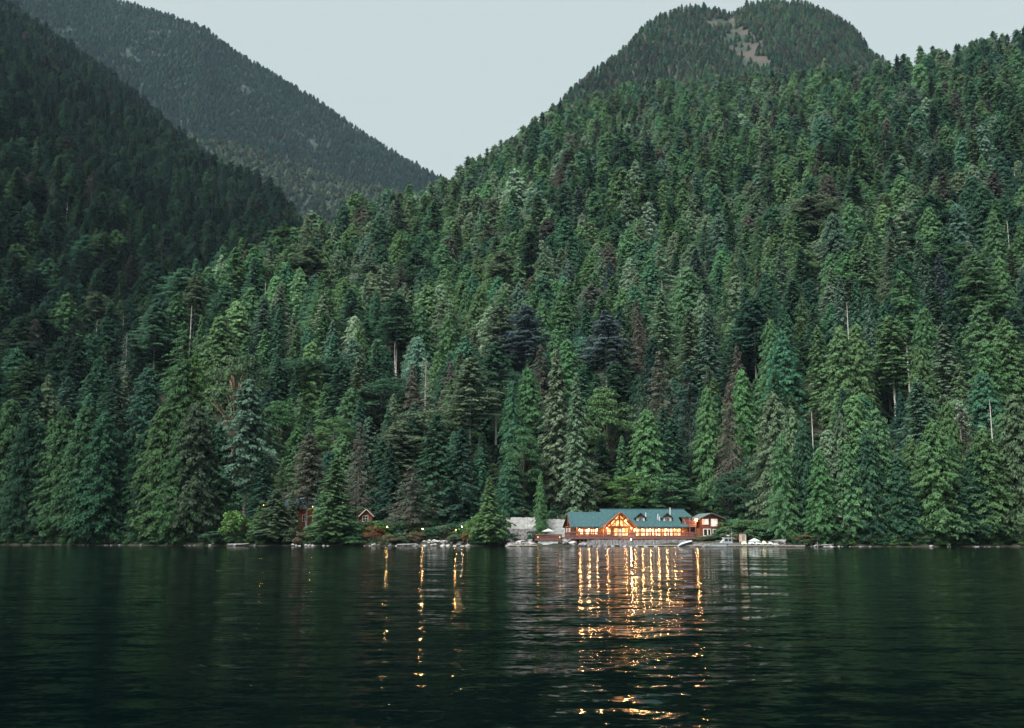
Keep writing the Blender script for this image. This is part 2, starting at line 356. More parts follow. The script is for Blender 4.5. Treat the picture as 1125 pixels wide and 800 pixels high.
# ------------------------------------------------------------------ tree prototypes (unit: metres, ref. height 36)
REFH = 36.0
def unit(v): return v / np.maximum(np.linalg.norm(v, axis=-1, keepdims=True), 1e-9)
def kites(C, D, S, l, w_):
    l = np.asarray(l)[:, None]; w_ = np.asarray(w_)[:, None]
    V = np.stack([C - D * l * .5, C + S * w_ * .5 - D * l * .08, C + D * l * .5, C - S * w_ * .5 - D * l * .08], 1).reshape(-1, 3)
    return V
def conifer(g, H=REFH, base=.05, Rm=5.0, pw=.85, spacing=.85, nb=7, droop=.35, rise=.1, hang=.3, per=24, kl=.95, kw=.36, irregular=.3, whorl=True, clump=0.0, topflat=0, spread=.22, ragged=0.0):
    P = []; limbs = []
    z = base * H
    while z < H * .985:
        t = (z / H - base) / (1 - base)
        Rz = Rm * (max(1 - t, 0) ** pw) * (1 - .55 * max(0, .16 - t) / .16)
        if topflat: Rz = Rm * (1 - t ** topflat) ** .6 * (1 - .5 * max(0, .2 - t) / .2)
        a0 = g.uniform(0, 6.28)
        step = spacing * (.55 + .45 * (1 - t))
        n = max(3, int(nb * (.45 + .55 * Rz / Rm) + g.uniform(0, 1)))
        lump = 1 + ragged * g.normal()
        for i in range(n):
            if g.random() < clump: continue
            a = a0 + 6.283 * i / n + g.normal(0, .2); zz = z + (0 if whorl else g.uniform(-.6, .6) * step) + g.normal(0, .13) * step 
            L = max(.35, Rz * (1 + irregular * g.normal() * .6) * lump) + .15
            limbs.append((a, zz, L, rise, droop))
            m = max(4, int(per * (.3 + .7 * L / Rm)))
            s = g.random(m) ** .65
            wid = spread * L * (1.15 - s) + .12
            lat = g.uniform(-1, 1, m) * wid
            x = L * s; zc = zz + rise * L * s - droop * L * s ** 2 + g.normal(0, .10, m) - np.abs(lat) * .25 - hang * g.random(m) * .8
            ca, sa = math.cos(a), math.sin(a)
            C = np.stack([x * ca - lat * sa, x * sa + lat * ca, zc], -1)
            slope = rise - 2 * droop * s
            yaw = a + np.sign(lat) * g.uniform(.2, .9, m)
            D = np.stack([np.cos(yaw), np.sin(yaw), slope - hang * g.uniform(.4, 2.2, m)], -1)
            P.append((C, unit(D)))
        z += step * g.uniform(.8, 1.2)
    # leader
    m = 14; zt = H * (1 - .05 * g.random(m)); C = np.stack([g.normal(0, .1, m), g.normal(0, .1, m), zt], -1); D = unit(np.stack([g.normal(0, .5, m), g.normal(0, .5, m), np.ones(m)], -1)); P.append((C, D))
    C = np.concatenate([p[0] for p in P]); D = np.concatenate([p[1] for p in P]); n = len(C)
    S = unit(np.cross(D, unit(np.stack([g.normal(0, .5, n), g.normal(0, .5, n), np.ones(n)], -1))))
    V = kites(C, D, S, kl * g.uniform(.6, 1.35, n), kw * g.uniform(.6, 1.4, n))
    return V, limbs
def tube(path, rad, n=6):
    path = np.asarray(path, float); V = []; Fq = []
    for k, (p, r) in enumerate(zip(path, rad)):
        d = unit(path[min(k + 1, len(path) - 1)] - path[max(k - 1, 0)]); u = unit(np.cross(d, [0.3, 1, .2])); v = np.cross(d, u)
        for i in range(n):
            t = 6.2832 * i / n; V.append(p + (u * math.cos(t) + v * math.sin(t)) * r)
    for k in range(len(path) - 1):
        for i in range(n):
            Fq.append((k * n + i, k * n + (i + 1) % n, (k + 1) * n + (i + 1) % n, (k + 1) * n + i))
    return np.array(V), np.array(Fq)
def join(parts):
    V = []; Fq = []; b = 0
    for v, f in parts: V.append(v); Fq.append(f + b); b += len(v)
    return np.concatenate(V), np.concatenate(Fq)
def trunk_parts(g, H, r0, limbs, every=3, lim_r=.06, top=.985, lean=.2):
    zs = np.linspace(-1.2, H * top, 9); wob = np.cumsum(g.normal(0, .06, (9, 2)), 0); wob -= np.linspace(0, 1, 9)[:, None] * wob[-1]
    path = np.stack([wob[:, 0], wob[:, 1], zs], -1); rad = r0 * (1 - np.clip(zs / H, 0, 1)) ** .8 + .035; rad[0] *= 1.35
    parts = [tube(path, rad, 7)]
    for k, (a, z, L, ri, dr) in enumerate(limbs):
        if k % every: continue
        s = np.array([0, .5, .95]); x = L * s; zz = z + ri * L * s - dr * L * s * s
        parts.append(tube(np.stack([x * math.cos(a), x * math.sin(a), zz], -1), [lim_r * (.5 + L / 6), lim_r * .5, .012], 3))
    return join(parts)
def quads(V): return V, np.arange(len(V)).reshape(-1, 4)
def broadleaf(g, H=REFH, Rm=9.0, base=.18, nclus=70, per=150, kl=.55, kw=.42, flat=.45, shell=.75, cr=2.1, top=1.0):
    """crown of separate leafy plates carried on limbs"""
    C = []; D = []; lim = []
    zc = H * (base + 1) / 2; hz = H * (1 - base) / 2
    for i in range(nclus):
        u = g.normal(size=3); u /= np.linalg.norm(u); rr = g.uniform(shell, 1.0) if g.random() < .8 else g.uniform(.3, shell)
        c = np.array([u[0] * Rm * rr, u[1] * Rm * rr, zc + u[2] * hz * rr * .93])
        q = cr * g.uniform(.6, 1.35); m = int(per * (q / cr) ** 2)
        v = unit(g.normal(size=(m, 3))); v[:, 2] = np.abs(v[:, 2]) * 1.1 - .25
        P = c + v * np.array([q, q, q * flat]) * g.uniform(.75, 1.05, (m, 1))
        C.append(P); D.append(unit(v * np.array([1, 1, .2]) + g.normal(0, .45, (m, 3)) - np.array([0, 0, .35])))
        lim.append(c)
    C = np.concatenate(C); D = np.concatenate(D); n = len(C)
    S = unit(np.cross(D, g.normal(0, .5, (n, 3)) + np.array([0, 0, 1])))
    V = kites(C, D, S, kl * g.uniform(.6, 1.4, n), kw * g.uniform(.6, 1.4, n))
    return V, lim
def limb_trunk(g, H, r0, lim, every=2, fork=.25, r1=.13):
    parts = []; top = H * .6
    parts.append(tube([(0, 0, -1), (.15, .1, H * .2), (-.1, .2, H * .4), (.1, 0, top), (.2, .1, H * .82)], [r0 * 1.2, r0, r0 * .8, r0 * .5, .06], 7))
    for k, c in enumerate(lim):
        if k % every: continue
        z0 = min(max(c[2] - 1.0 * math.hypot(c[0], c[1]), H * fork), top)
        mid = np.array([c[0] * .45, c[1] * .45, z0 + (c[2] - z0) * .62])
        parts.append(tube([(0, 0, z0), mid, c], [r1 * 1.5, r1, .03], 4))
    return join(parts)
PROTO = {}
def crown_normals(V, H):
    rad = np.stack([V[:, 0], V[:, 1], np.zeros(len(V))], -1); rl = np.linalg.norm(rad, axis=1, keepdims=True)
    return unit(rad / np.maximum(rl, .6) + np.array([0, 0, .75]))
def set_attr(me, name, A): me.attributes.new(name, 'FLOAT_VECTOR', 'POINT').data.foreach_set('vector', np.asarray(A, np.float32).ravel())
def proto(kind, fol, wood, bark, H=REFH, R_=5.0):
    fm = None
    if fol is not None:
        fm = np_mesh(kind + '_crown', *quads(fol)); fm.materials.append(FOL); set_attr(fm, 'leafn', crown_normals(fol, H))
    wm = np_mesh(kind + '_trunk', *wood); wm.materials.append(bark)
    wm.polygons.foreach_set('use_smooth', [True] * len(wm.polygons))
    PROTO.setdefault(kind, []).append(dict(crown=fm, trunk=wm, H=H, R=R_))
g = np.random.default_rng(11)
for i in range(3):      # western red cedar habit: dense, drooping to the ground, scalloped outline
    V, l = conifer(g, base=.02, Rm=5.6, pw=.50, spacing=.62, nb=8, droop=.42, rise=.12, hang=.75, per=62, kl=.74, kw=.27, irregular=.42, whorl=False, spread=.28, ragged=.10)
    proto('cedar', V, trunk_parts(g, REFH, .5, l, 9), BARK, R_=5.6)
for i in range(3):      # fir: layered whorls
    V, l = conifer(g, base=.10, Rm=5.2, pw=.70, spacing=1.0, nb=7, droop=.38, rise=.10, hang=.22, per=54, kl=.74, kw=.25, irregular=.28, spread=.26, ragged=.08)
    proto('fir', V, trunk_parts(g, REFH, .38, l, 3), BARK, R_=5.2)
for i in range(2):      # hemlock: sparser, drooping, ragged
    V, l = conifer(g, base=.16, Rm=5.0, pw=.72, spacing=.95, nb=6, droop=.5, rise=.14, hang=.55, per=44, kl=.68, kw=.22, irregular=.5, clump=.15, spread=.24, ragged=.18)
    proto('hemlock', V, trunk_parts(g, REFH, .38, l, 1, .08), BARK, R_=5.0)
for i in range(2):      # tall old tree, bare trunk below and broken layered crown
    V, l = conifer(g, base=.42, Rm=5.4, pw=.6, spacing=.95, nb=8, droop=.26, rise=.16, hang=.32, per=90, kl=.70, kw=.26, irregular=.5, clump=.12, topflat=2.2, spread=.34, ragged=.22)
    proto('pine', V, trunk_parts(g, REFH, .36, l, 3, .035), PALE_BARK, R_=5.4)
for i in range(2):      # full crown over a short pale bare stem
    V, l = conifer(g, base=.30, Rm=5.0, pw=.62, spacing=.85, nb=8, droop=.42, rise=.12, hang=.45, per=60, kl=.70, kw=.24, irregular=.4, clump=.06, spread=.28, ragged=.14)
    proto('stem', V, trunk_parts(g, REFH, .42, l, 4, .04), PALE_BARK, R_=5.0)
for i in range(2):      # slender young spire
    V, l = conifer(g, base=.03, Rm=4.2, pw=.78, spacing=.7, nb=7, droop=.32, rise=.12, hang=.4, per=46, kl=.70, kw=.24, irregular=.3, spread=.26, ragged=.1)
    proto('spire', V, trunk_parts(g, REFH, .3, l, 5), BARK, R_=4.2)
for i in range(2):      # thin, half dead
    V, l = conifer(g, base=.2, Rm=3.6, pw=.5, spacing=.9, nb=6, droop=.35, rise=.05, hang=.3, per=10, kl=.7, kw=.2, irregular=.6, clump=.3, spread=.3, ragged=.2)
    proto('thin', V, trunk_parts(g, REFH, .30, l, 1, .06), PALE_BARK, R_=3.6)
for i in range(2):
    V, l = broadleaf(g, H=REFH, Rm=13, base=.15, nclus=90, per=120, kl=.95, kw=.6, flat=.40, cr=3.6)
    proto('maple', V, limb_trunk(g, REFH, .7, l), BARK, R_=13)
V, l = broadleaf(g, H=REFH, Rm=11, base=.50, nclus=60, per=110, kl=.8, kw=.5, flat=.55, cr=2.8)
proto('madrone', V, limb_trunk(g, REFH, .6, l, 2, .25, .30), ORANGE_BARK, R_=11)
for i in range(3):      # bare pole, broken top and stubs
    l = [(g.uniform(0, 6.28), REFH * g.uniform(.35, .97), g.uniform(.3, 1.0), .1, .5) for _ in range(16)]
    proto('snag', None, trunk_parts(g, REFH, .40, l, 1, .05, top=.97), PALE_BARK, R_=1)
for i in range(3):      # shrubs, ref. height 4
    V, l = broadleaf(g, H=4.0, Rm=2.4, base=-.05, nclus=26, per=85, kl=.34, kw=.24, flat=.7, cr=.9, shell=.6)
    proto('shrub', V, limb_trunk(g, 4.0, .10, l, 2, .05, .04), BARK, H=4.0, R_=2.4)
# coarser trees for the forest mass far up the slopes
def lod(kind, n, **k):
    for i in range(n):
        V, l = conifer(g, **k); proto(kind, V, trunk_parts(g, REFH, .35, l, 999), BARK, R_=k['Rm'])
lod('midcedar', 3, base=.04, Rm=5.6, pw=.50, spacing=1.2, nb=7, droop=.42, rise=.12, hang=.9, per=34, kl=1.15, kw=.48, irregular=.4, whorl=False, spread=.32, ragged=.12)
lod('midfir', 3, base=.10, Rm=5.0, pw=.66, spacing=1.5, nb=7, droop=.30, rise=.1, hang=.25, per=30, kl=1.1, kw=.44, irregular=.3, spread=.3, ragged=.12)
lod('midpine', 2, base=.35, Rm=5.0, pw=.6, spacing=1.6, nb=6, droop=.25, rise=.1, hang=.3, per=32, kl=1.1, kw=.44, irregular=.5, clump=.15, spread=.35, ragged=.2, topflat=2.5)
lod('far', 4, base=.08, Rm=5.2, pw=.65, spacing=3.0, nb=5, droop=.35, rise=.1, hang=.4, per=7, kl=3.2, kw=1.5, irregular=.4, spread=.35, ragged=.15)

TINT = dict(yg=(.078, .148, .064), g=(.064, .138, .064), dg=(.034, .080, .048), tg=(.044, .112, .066), bg=(.072, .130, .096), pg=(.120, .185, .115),
            br=(.072, .076, .060), ol=(.078, .118, .070), dt=(.028, .066, .048), bl=(.055, .085, .090), bb=(.085, .170, .052), rust=(.16, .080, .040), tan=(.13, .11, .07))
CNAME = dict(yg='yellow-green', g='fresh green', dg='dark green', tg='teal-green', bg='blue-green', pg='pale green', br='grey-brown', ol='olive', dt='dark teal', bl='dusky blue-grey', bb='bright green', rust='rusty brown', tan='straw-coloured')
KNAME = dict(cedar=('cedar_tree', 'dense drooping cedar'), fir=('fir_tree', 'layered fir'), hemlock=('hemlock_tree', 'ragged hemlock'), pine=('pine_tree', 'tall bare-trunked pine'),
             spire=('spruce_tree', 'slender pointed spruce'), thin=('dying_tree', 'thin half-dead conifer'), maple=('maple_tree', 'broad leafy maple'), madrone=('madrone_tree', 'tan-limbed madrone'),
             stem=('hemlock_tree', 'hemlock'), snag=('dead_tree', 'bare pale snag'), shrub=('shrub', 'shrub'))
HILLS = [A_H, L_H]
def ground(x, y):
    return np.maximum(A_H.z(x, y), L_H.z(x, y))
def ground_main(x, y): return float(ground(np.array([x]), np.array([y]))[0])

TREES = []      # dicts: x y z H W kind var tint label
used_labels = set()
def add_tree(x, y, z, H, W, kind, tint, label=None, jit=.12):
    c = (.62 if project(x, y, z)[0] < 215 else .86 if project(x, y, z)[0] > 1000 else 1.0) * np.array(TINT[tint]) * np.exp(rng.normal(0, jit * .6)) * np.exp(rng.normal(0, jit * .25, 3))  # dimmer light at the left and right edges is painted into the tint
    TREES.append(dict(x=x, y=y, z=z, H=H, W=W, kind=kind, tint=c, tn=tint, label=label, rot=rng.uniform(0, 6.28)))
def slope_tree(px, py, wpx, kind, tint, H=None, label=None, rmin=None):
    """tip at photo pixel, standing on the slope wherever a tree that tall fits"""
    a, te = azel(px, py); a = float(a); te = float(te)
    H = H or 35 * rng.uniform(.92, 1.08)
    rs = np.linspace(shore_r(np.array(a)) + 3 if rmin is None else rmin, 1600, 1500)
    gz = ground(rs * math.sin(a), rs * math.cos(a)); tip = (gz + H - CAM_H) / rs
    i = np.argmax(tip >= te)
    if tip[i] < te: return
    r = rs[i]; W = wpx * r / F_PX / 1.0
    add_tree(r * math.sin(a), r * math.cos(a), gz[i], H, W, kind, tint, label)
def shore_tree(px, py, off, wpx, kind, tint, label=None):
    a = float(azel(px, 590)[0]); r = float(shore_r(np.array(a))) + off
    te = float(azel(px, py)[1]); aa = float(azel(px, (py + 590) / 2)[0])
    x, y = r * math.sin(aa), r * math.cos(aa); z = ground_main(x, y)
    H = CAM_H + te * r - z
    if kind == 'cedar': wpx = wpx * .84
    add_tree(x, y, z, H, wpx * r / F_PX, kind, tint, label)

S = shore_tree
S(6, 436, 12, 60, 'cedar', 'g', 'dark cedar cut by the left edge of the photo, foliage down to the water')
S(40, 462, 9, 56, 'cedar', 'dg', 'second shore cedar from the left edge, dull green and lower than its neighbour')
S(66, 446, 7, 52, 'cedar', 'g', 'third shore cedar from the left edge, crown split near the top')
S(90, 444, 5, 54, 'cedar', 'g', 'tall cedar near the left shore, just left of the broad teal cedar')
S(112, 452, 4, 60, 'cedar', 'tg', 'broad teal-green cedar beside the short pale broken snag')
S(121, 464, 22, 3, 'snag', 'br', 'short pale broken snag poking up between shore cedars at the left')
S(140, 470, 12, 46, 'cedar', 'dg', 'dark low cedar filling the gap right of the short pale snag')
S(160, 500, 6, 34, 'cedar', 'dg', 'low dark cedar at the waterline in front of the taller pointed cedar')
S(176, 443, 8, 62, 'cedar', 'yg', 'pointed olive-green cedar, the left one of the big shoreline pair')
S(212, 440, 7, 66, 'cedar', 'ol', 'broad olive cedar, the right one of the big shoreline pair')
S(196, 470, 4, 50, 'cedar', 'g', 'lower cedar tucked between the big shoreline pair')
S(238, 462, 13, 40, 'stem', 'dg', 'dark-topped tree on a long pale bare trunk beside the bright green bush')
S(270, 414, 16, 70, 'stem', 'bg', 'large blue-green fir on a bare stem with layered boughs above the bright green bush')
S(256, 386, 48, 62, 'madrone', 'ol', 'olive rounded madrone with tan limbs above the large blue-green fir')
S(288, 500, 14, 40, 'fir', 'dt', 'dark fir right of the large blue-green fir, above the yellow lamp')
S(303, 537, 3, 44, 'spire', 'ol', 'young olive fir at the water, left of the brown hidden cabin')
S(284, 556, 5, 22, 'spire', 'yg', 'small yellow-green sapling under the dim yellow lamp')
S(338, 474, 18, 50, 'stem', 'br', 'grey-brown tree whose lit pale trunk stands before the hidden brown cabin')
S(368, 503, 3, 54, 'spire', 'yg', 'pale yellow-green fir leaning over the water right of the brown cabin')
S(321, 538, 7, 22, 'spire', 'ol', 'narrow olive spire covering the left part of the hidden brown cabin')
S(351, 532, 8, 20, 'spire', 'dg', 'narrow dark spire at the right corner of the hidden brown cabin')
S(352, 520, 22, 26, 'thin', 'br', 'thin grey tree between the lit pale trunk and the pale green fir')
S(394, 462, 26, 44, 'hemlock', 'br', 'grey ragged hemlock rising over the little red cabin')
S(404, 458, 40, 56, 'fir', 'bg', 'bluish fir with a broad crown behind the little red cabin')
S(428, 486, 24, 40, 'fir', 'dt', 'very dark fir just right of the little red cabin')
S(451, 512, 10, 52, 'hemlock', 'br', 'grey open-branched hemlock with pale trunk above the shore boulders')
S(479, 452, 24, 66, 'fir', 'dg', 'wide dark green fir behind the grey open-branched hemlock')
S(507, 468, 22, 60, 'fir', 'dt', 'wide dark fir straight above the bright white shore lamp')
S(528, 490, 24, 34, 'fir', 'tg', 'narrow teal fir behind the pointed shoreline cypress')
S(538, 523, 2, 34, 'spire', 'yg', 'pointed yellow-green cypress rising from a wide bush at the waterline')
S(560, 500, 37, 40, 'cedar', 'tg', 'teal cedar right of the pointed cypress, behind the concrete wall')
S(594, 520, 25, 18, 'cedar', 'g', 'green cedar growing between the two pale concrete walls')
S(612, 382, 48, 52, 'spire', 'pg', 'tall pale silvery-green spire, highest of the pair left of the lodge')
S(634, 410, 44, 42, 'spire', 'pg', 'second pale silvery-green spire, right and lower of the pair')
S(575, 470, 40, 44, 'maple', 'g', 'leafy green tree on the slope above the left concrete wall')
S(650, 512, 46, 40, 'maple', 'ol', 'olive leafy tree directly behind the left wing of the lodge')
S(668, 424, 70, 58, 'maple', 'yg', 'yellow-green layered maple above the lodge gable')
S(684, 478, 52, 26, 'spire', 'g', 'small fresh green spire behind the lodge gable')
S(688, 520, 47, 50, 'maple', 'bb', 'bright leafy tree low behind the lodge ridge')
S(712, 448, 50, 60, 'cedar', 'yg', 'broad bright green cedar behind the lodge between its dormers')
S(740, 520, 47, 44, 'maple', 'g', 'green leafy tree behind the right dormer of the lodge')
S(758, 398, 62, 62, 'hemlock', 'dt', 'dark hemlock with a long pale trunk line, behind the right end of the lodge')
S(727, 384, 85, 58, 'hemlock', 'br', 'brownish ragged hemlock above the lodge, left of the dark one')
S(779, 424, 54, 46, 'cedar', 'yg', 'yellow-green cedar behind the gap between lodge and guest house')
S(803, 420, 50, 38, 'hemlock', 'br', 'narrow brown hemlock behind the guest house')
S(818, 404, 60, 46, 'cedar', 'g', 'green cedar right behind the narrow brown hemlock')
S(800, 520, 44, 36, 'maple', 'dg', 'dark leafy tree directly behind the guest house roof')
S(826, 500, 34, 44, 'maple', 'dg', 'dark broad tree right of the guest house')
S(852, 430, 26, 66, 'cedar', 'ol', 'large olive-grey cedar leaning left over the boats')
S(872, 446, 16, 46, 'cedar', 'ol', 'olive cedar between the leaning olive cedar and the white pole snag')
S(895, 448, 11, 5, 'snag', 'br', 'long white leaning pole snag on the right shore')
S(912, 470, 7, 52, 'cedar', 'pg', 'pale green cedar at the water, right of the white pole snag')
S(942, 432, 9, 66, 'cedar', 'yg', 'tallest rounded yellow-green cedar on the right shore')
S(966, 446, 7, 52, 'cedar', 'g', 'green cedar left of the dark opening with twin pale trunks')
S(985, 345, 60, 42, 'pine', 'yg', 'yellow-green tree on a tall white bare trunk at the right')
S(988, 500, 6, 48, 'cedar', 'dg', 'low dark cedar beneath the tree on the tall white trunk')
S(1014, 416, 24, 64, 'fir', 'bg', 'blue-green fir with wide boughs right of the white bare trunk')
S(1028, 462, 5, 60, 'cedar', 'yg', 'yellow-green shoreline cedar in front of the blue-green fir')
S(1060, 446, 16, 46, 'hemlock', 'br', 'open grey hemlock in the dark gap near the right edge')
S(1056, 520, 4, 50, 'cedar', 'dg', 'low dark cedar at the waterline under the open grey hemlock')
S(1093, 434, 9, 6, 'snag', 'br', 'grey snag with a bare top near the right edge')
S(1084, 470, 6, 62, 'cedar', 'yg', 'wide yellow-green cedar around the grey snag near the right edge')
S(1120, 430, 7, 58, 'cedar', 'ol', 'tall cedar cut by the right edge of the photo')
for q in ((24, 452, 'dg'), (53, 458, 'g'), (80, 466, 'dg'), (104, 474, 'tg'), (128, 490, 'dg'), (152, 478, 'dg'), (190, 455, 'g'), (205, 482, 'yg'), (226, 476, 'dg'),
          (860, 476, 'g'), (884, 462, 'dg'), (902, 492, 'g'), (926, 452, 'ol'), (932, 486, 'g'), (954, 468, 'dg'), (978, 492, 'g'), (1004, 480, 'yg'), (1044, 476, 'g'), (1046, 438, 'yg'), (1072, 492, 'dg'), (1104, 452, 'g'), (1110, 494, 'yg')):
    S(q[0], q[1], 3 + (q[0] * 7 % 11), 40, 'cedar', q[2], None)
S(1150, 440, 7, 60, 'cedar', 'g', None); S(1185, 430, 8, 60, 'cedar', 'dg', None); S(-30, 450, 10, 60, 'cedar', 'dg', None)
HAND = [
(265,271,24,'spire','yg'),(279,275,24,'cedar','g'),(216,300,28,'pine','ol'),(229,292,28,'cedar','g'),(242,295,26,'cedar','g'),(297,265,34,'fir','tg'),(312,250,34,'cedar','g'),
(290,326,36,'fir','bg'),(243,346,44,'cedar','yg'),(222,346,22,'spire','g'),(340,270,46,'pine','ol'),(326,357,28,'spire','g'),(371,240,24,'cedar','yg'),(387,245,24,'cedar','yg'),(350,236,26,'cedar','g'),
(362,263,30,'cedar','yg'),(380,254,26,'cedar','yg'),(402,229,26,'cedar','g'),(416,234,24,'cedar','g'),(436,227,24,'cedar','ol'),(402,306,20,'spire','pg'),(391,315,22,'cedar','g'),(414,321,28,'fir','tg'),(366,351,32,'fir','bg'),
(438,285,36,'hemlock','ol'),(396,352,22,'cedar','yg'),(243,245,28,'fir','dt'),(216,265,26,'fir','dt'),
(454,240,32,'cedar','ol'),(440,262,34,'cedar','ol'),(474,253,30,'cedar','g'),(494,237,26,'cedar','g'),(517,233,26,'cedar','pg'),(492,260,36,'cedar','g'),(521,260,28,'cedar','pg'),(535,217,22,'hemlock','br'),(535,260,26,'fir','tg'),
(503,210,18,'fir','dt'),(548,206,26,'cedar','pg'),(555,222,24,'cedar','yg'),(553,249,26,'hemlock','dg'),(575,228,20,'thin','ol'),(575,250,24,'cedar','ol'),(598,218,28,'cedar','pg'),(593,195,24,'cedar','tg'),(614,179,26,'hemlock','br'),
(630,192,26,'spire','g'),(616,230,30,'fir','dt'),(601,271,26,'cedar','pg'),(623,285,28,'cedar','bg'),(638,265,24,'fir','tg'),(492,307,28,'cedar','yg'),(512,316,22,'cedar','g'),(528,314,30,'cedar','yg'),(553,318,24,'cedar','g'),
(571,310,34,'cedar','bg'),(463,309,30,'fir','bg'),(413,321,24,'cedar','tg'),(634,303,26,'spire','g'),(596,328,28,'cedar','g'),(544,278,36,'fir','tg'),(474,206,20,'fir','dg'),
(679,228,22,'spire','yg'),(655,267,26,'cedar','pg'),(670,287,26,'fir','bl'),(692,282,26,'cedar','pg'),(703,267,24,'fir','bg'),(747,253,28,'spire','yg'),(755,192,30,'fir','ol'),(766,201,30,'fir','tg'),(710,192,26,'fir','tg'),
(798,222,28,'spire','g'),(823,199,28,'cedar','ol'),(837,204,22,'spire','yg'),(771,253,28,'fir','g'),(789,289,28,'fir','tg'),(814,273,26,'fir','bg'),(834,271,24,'fir','g'),(726,318,36,'fir','pg'),(771,321,28,'cedar','pg'),
(818,314,38,'fir','tg'),(643,327,28,'fir','tg'),(683,316,26,'cedar','yg'),(775,226,26,'hemlock','ol'),(735,222,26,'fir','dg'),(775,339,34,'fir','bg'),(700,328,32,'hemlock','br'),
(871,172,30,'cedar','yg'),(889,212,58,'pine','ol'),(955,175,28,'fir','g'),(1026,221,24,'cedar','g'),(1043,219,28,'cedar','g'),(1058,226,28,'hemlock','bl'),(1077,180,26,'cedar','yg'),(1090,231,28,'cedar','g'),(1071,278,36,'pine','g'),
(1097,282,30,'cedar','g'),(1121,246,30,'cedar','g'),(911,278,26,'cedar','g'),(923,302,30,'fir','bg'),(940,302,26,'fir','tg'),(953,324,26,'fir','bg'),(970,331,30,'fir','tg'),(1014,339,30,'cedar','g'),(990,297,26,'pine','g'),
(1019,290,28,'fir','bg'),(1031,278,26,'fir','bl'),(955,229,24,'fir','g'),(943,253,34,'fir','g'),(977,248,28,'hemlock','ol'),(1009,260,28,'fir','bg'),(916,219,30,'fir','g'),(857,268,28,'fir','bg'),(858,336,30,'fir','tg'),(1076,334,44,'cedar','g'),
(463,336,30,'cedar','g'),(493,343,28,'cedar','g'),(522,330,32,'cedar','yg'),(549,332,42,'pine','ol'),(437,322,40,'pine','dg'),(578,335,44,'pine','bl'),(414,373,34,'fir','dg'),(468,392,26,'thin','pg'),(454,402,38,'hemlock','br'),
(495,396,36,'hemlock','br'),(517,392,46,'pine','ol'),(545,374,44,'pine','dg'),(594,378,40,'hemlock','br'),(562,418,26,'cedar','tg'),(580,404,40,'cedar','g'),
(665,340,40,'pine','bl'),(701,345,36,'hemlock','br'),(757,340,44,'fir','ol'),(780,343,36,'fir','bg'),(827,328,50,'pine','dt'),(623,372,36,'cedar','g'),(809,380,34,'hemlock','br'),(846,350,32,'cedar','g'),(703,412,30,'hemlock','dg'),
(865,345,34,'fir','tg'),(898,358,36,'fir','yg'),(922,358,42,'cedar','yg'),(940,354,34,'cedar','yg'),(955,335,28,'fir','bg'),(1010,380,36,'cedar','yg'),(1035,354,46,'fir','pg'),(1015,337,36,'cedar','g'),(1103,350,46,'cedar','yg'),(1083,373,40,'cedar','yg'),
(858,362,40,'cedar','tg'),(96,258,38,'cedar','tg'),(107,320,38,'pine','ol'),(128,253,34,'cedar','g'),(54,284,36,'cedar','tg'),(70,281,28,'fir','dt'),(163,257,34,'fir','tg'),(183,252,34,'fir','bl'),(213,266,30,'cedar','dt'),
(169,314,26,'spire','tg'),(196,321,38,'cedar','g'),(118,285,40,'fir','dt'),(20,268,46,'cedar','g'),(18,382,40,'cedar','tg'),(40,350,40,'hemlock','br'),(140,365,22,'thin','bg'),(22,348,34,'pine','dg'),(88,352,34,'hemlock','dg'),
(213,392,40,'cedar','bb'),(202,392,40,'cedar','g'),(345,392,96,'maple','dg'),(420,416,84,'maple','dg'),(472,448,68,'maple','ol'),(368,456,36,'maple','yg'),(310,440,44,'maple','g'),(65,380,44,'hemlock','dg'),(150,350,30,'fir','dt'),
]
for (px, py, wp, kd, tn) in HAND:
    hh = {'maple': 22, 'pine': 38, 'thin': 32, 'spire': 31}.get(kd, 34)
    if kd == 'pine' and py > 180: hh = 40
    slope_tree(px, py, wp * 1.08, kd, tn, H=hh * rng.uniform(.94, 1.06))
for (px, py, H) in [(321,265,30),(312,272,28),(382,232,26),(393,219,27),(292,308,32),(747,294,34),(727,306,30),(1114,186,30),(1106,240,30),(991,322,30),(211,333,34),(107,350,34),(136,345,30),(857,140,24),(939,68,26),(955,100,26),(1057,80,22),(568,176,24),(823,20,24),(434,374,26),(1055,470,26),(868,205,30),(1040,250,30),(660,110,22),(930,330,30)]:
    slope_tree(px, py, 5, 'snag', 'br', H=H)

# ------------------------------------------------------------------ fill of the forest
hx = np.array([t['x'] for t in TREES]); hy = np.array([t['y'] for t in TREES])
def scatter(a0, a1, r0, r1, cell, keep):
    """jittered grid over a wedge seen from the lake"""
    xs = np.arange(r1 * math.sin(a0) if a0 < 0 else r0 * math.sin(a0), r1 * math.sin(a1) if a1 > 0 else r0 * math.sin(a1), cell); ys = np.arange(r0 * .75, r1, cell)
    X, Y = np.meshgrid(xs, ys); X = X + rng.uniform(-.48, .48, X.shape) * cell; Y = Y + rng.uniform(-.48, .48, Y.shape) * cell
    X = X.ravel(); Y = Y.ravel(); a = np.arctan2(X, Y); r = np.hypot(X, Y)
    k = (a > a0) & (a < a1) & (r > r0) & (r < r1); X = X[k]; Y = Y[k]
    k = keep(X, Y); return X[k], Y[k]
def on_A(x, y):
    a = np.arctan2(x, y); r = np.hypot(x, y); sr = shore_r(a); be = np.interp(a, _ba, [p[1] for p in BENCH_PX])
    za = A_H.z(x, y); lz = L_H.z(x, y); r1 = np.interp(a, A_H.a, A_H.r1)
    ok = (r > sr + np.maximum(be, 9) + 2) & (r < r1 + 60) & (za > lz - 2)
    return ok
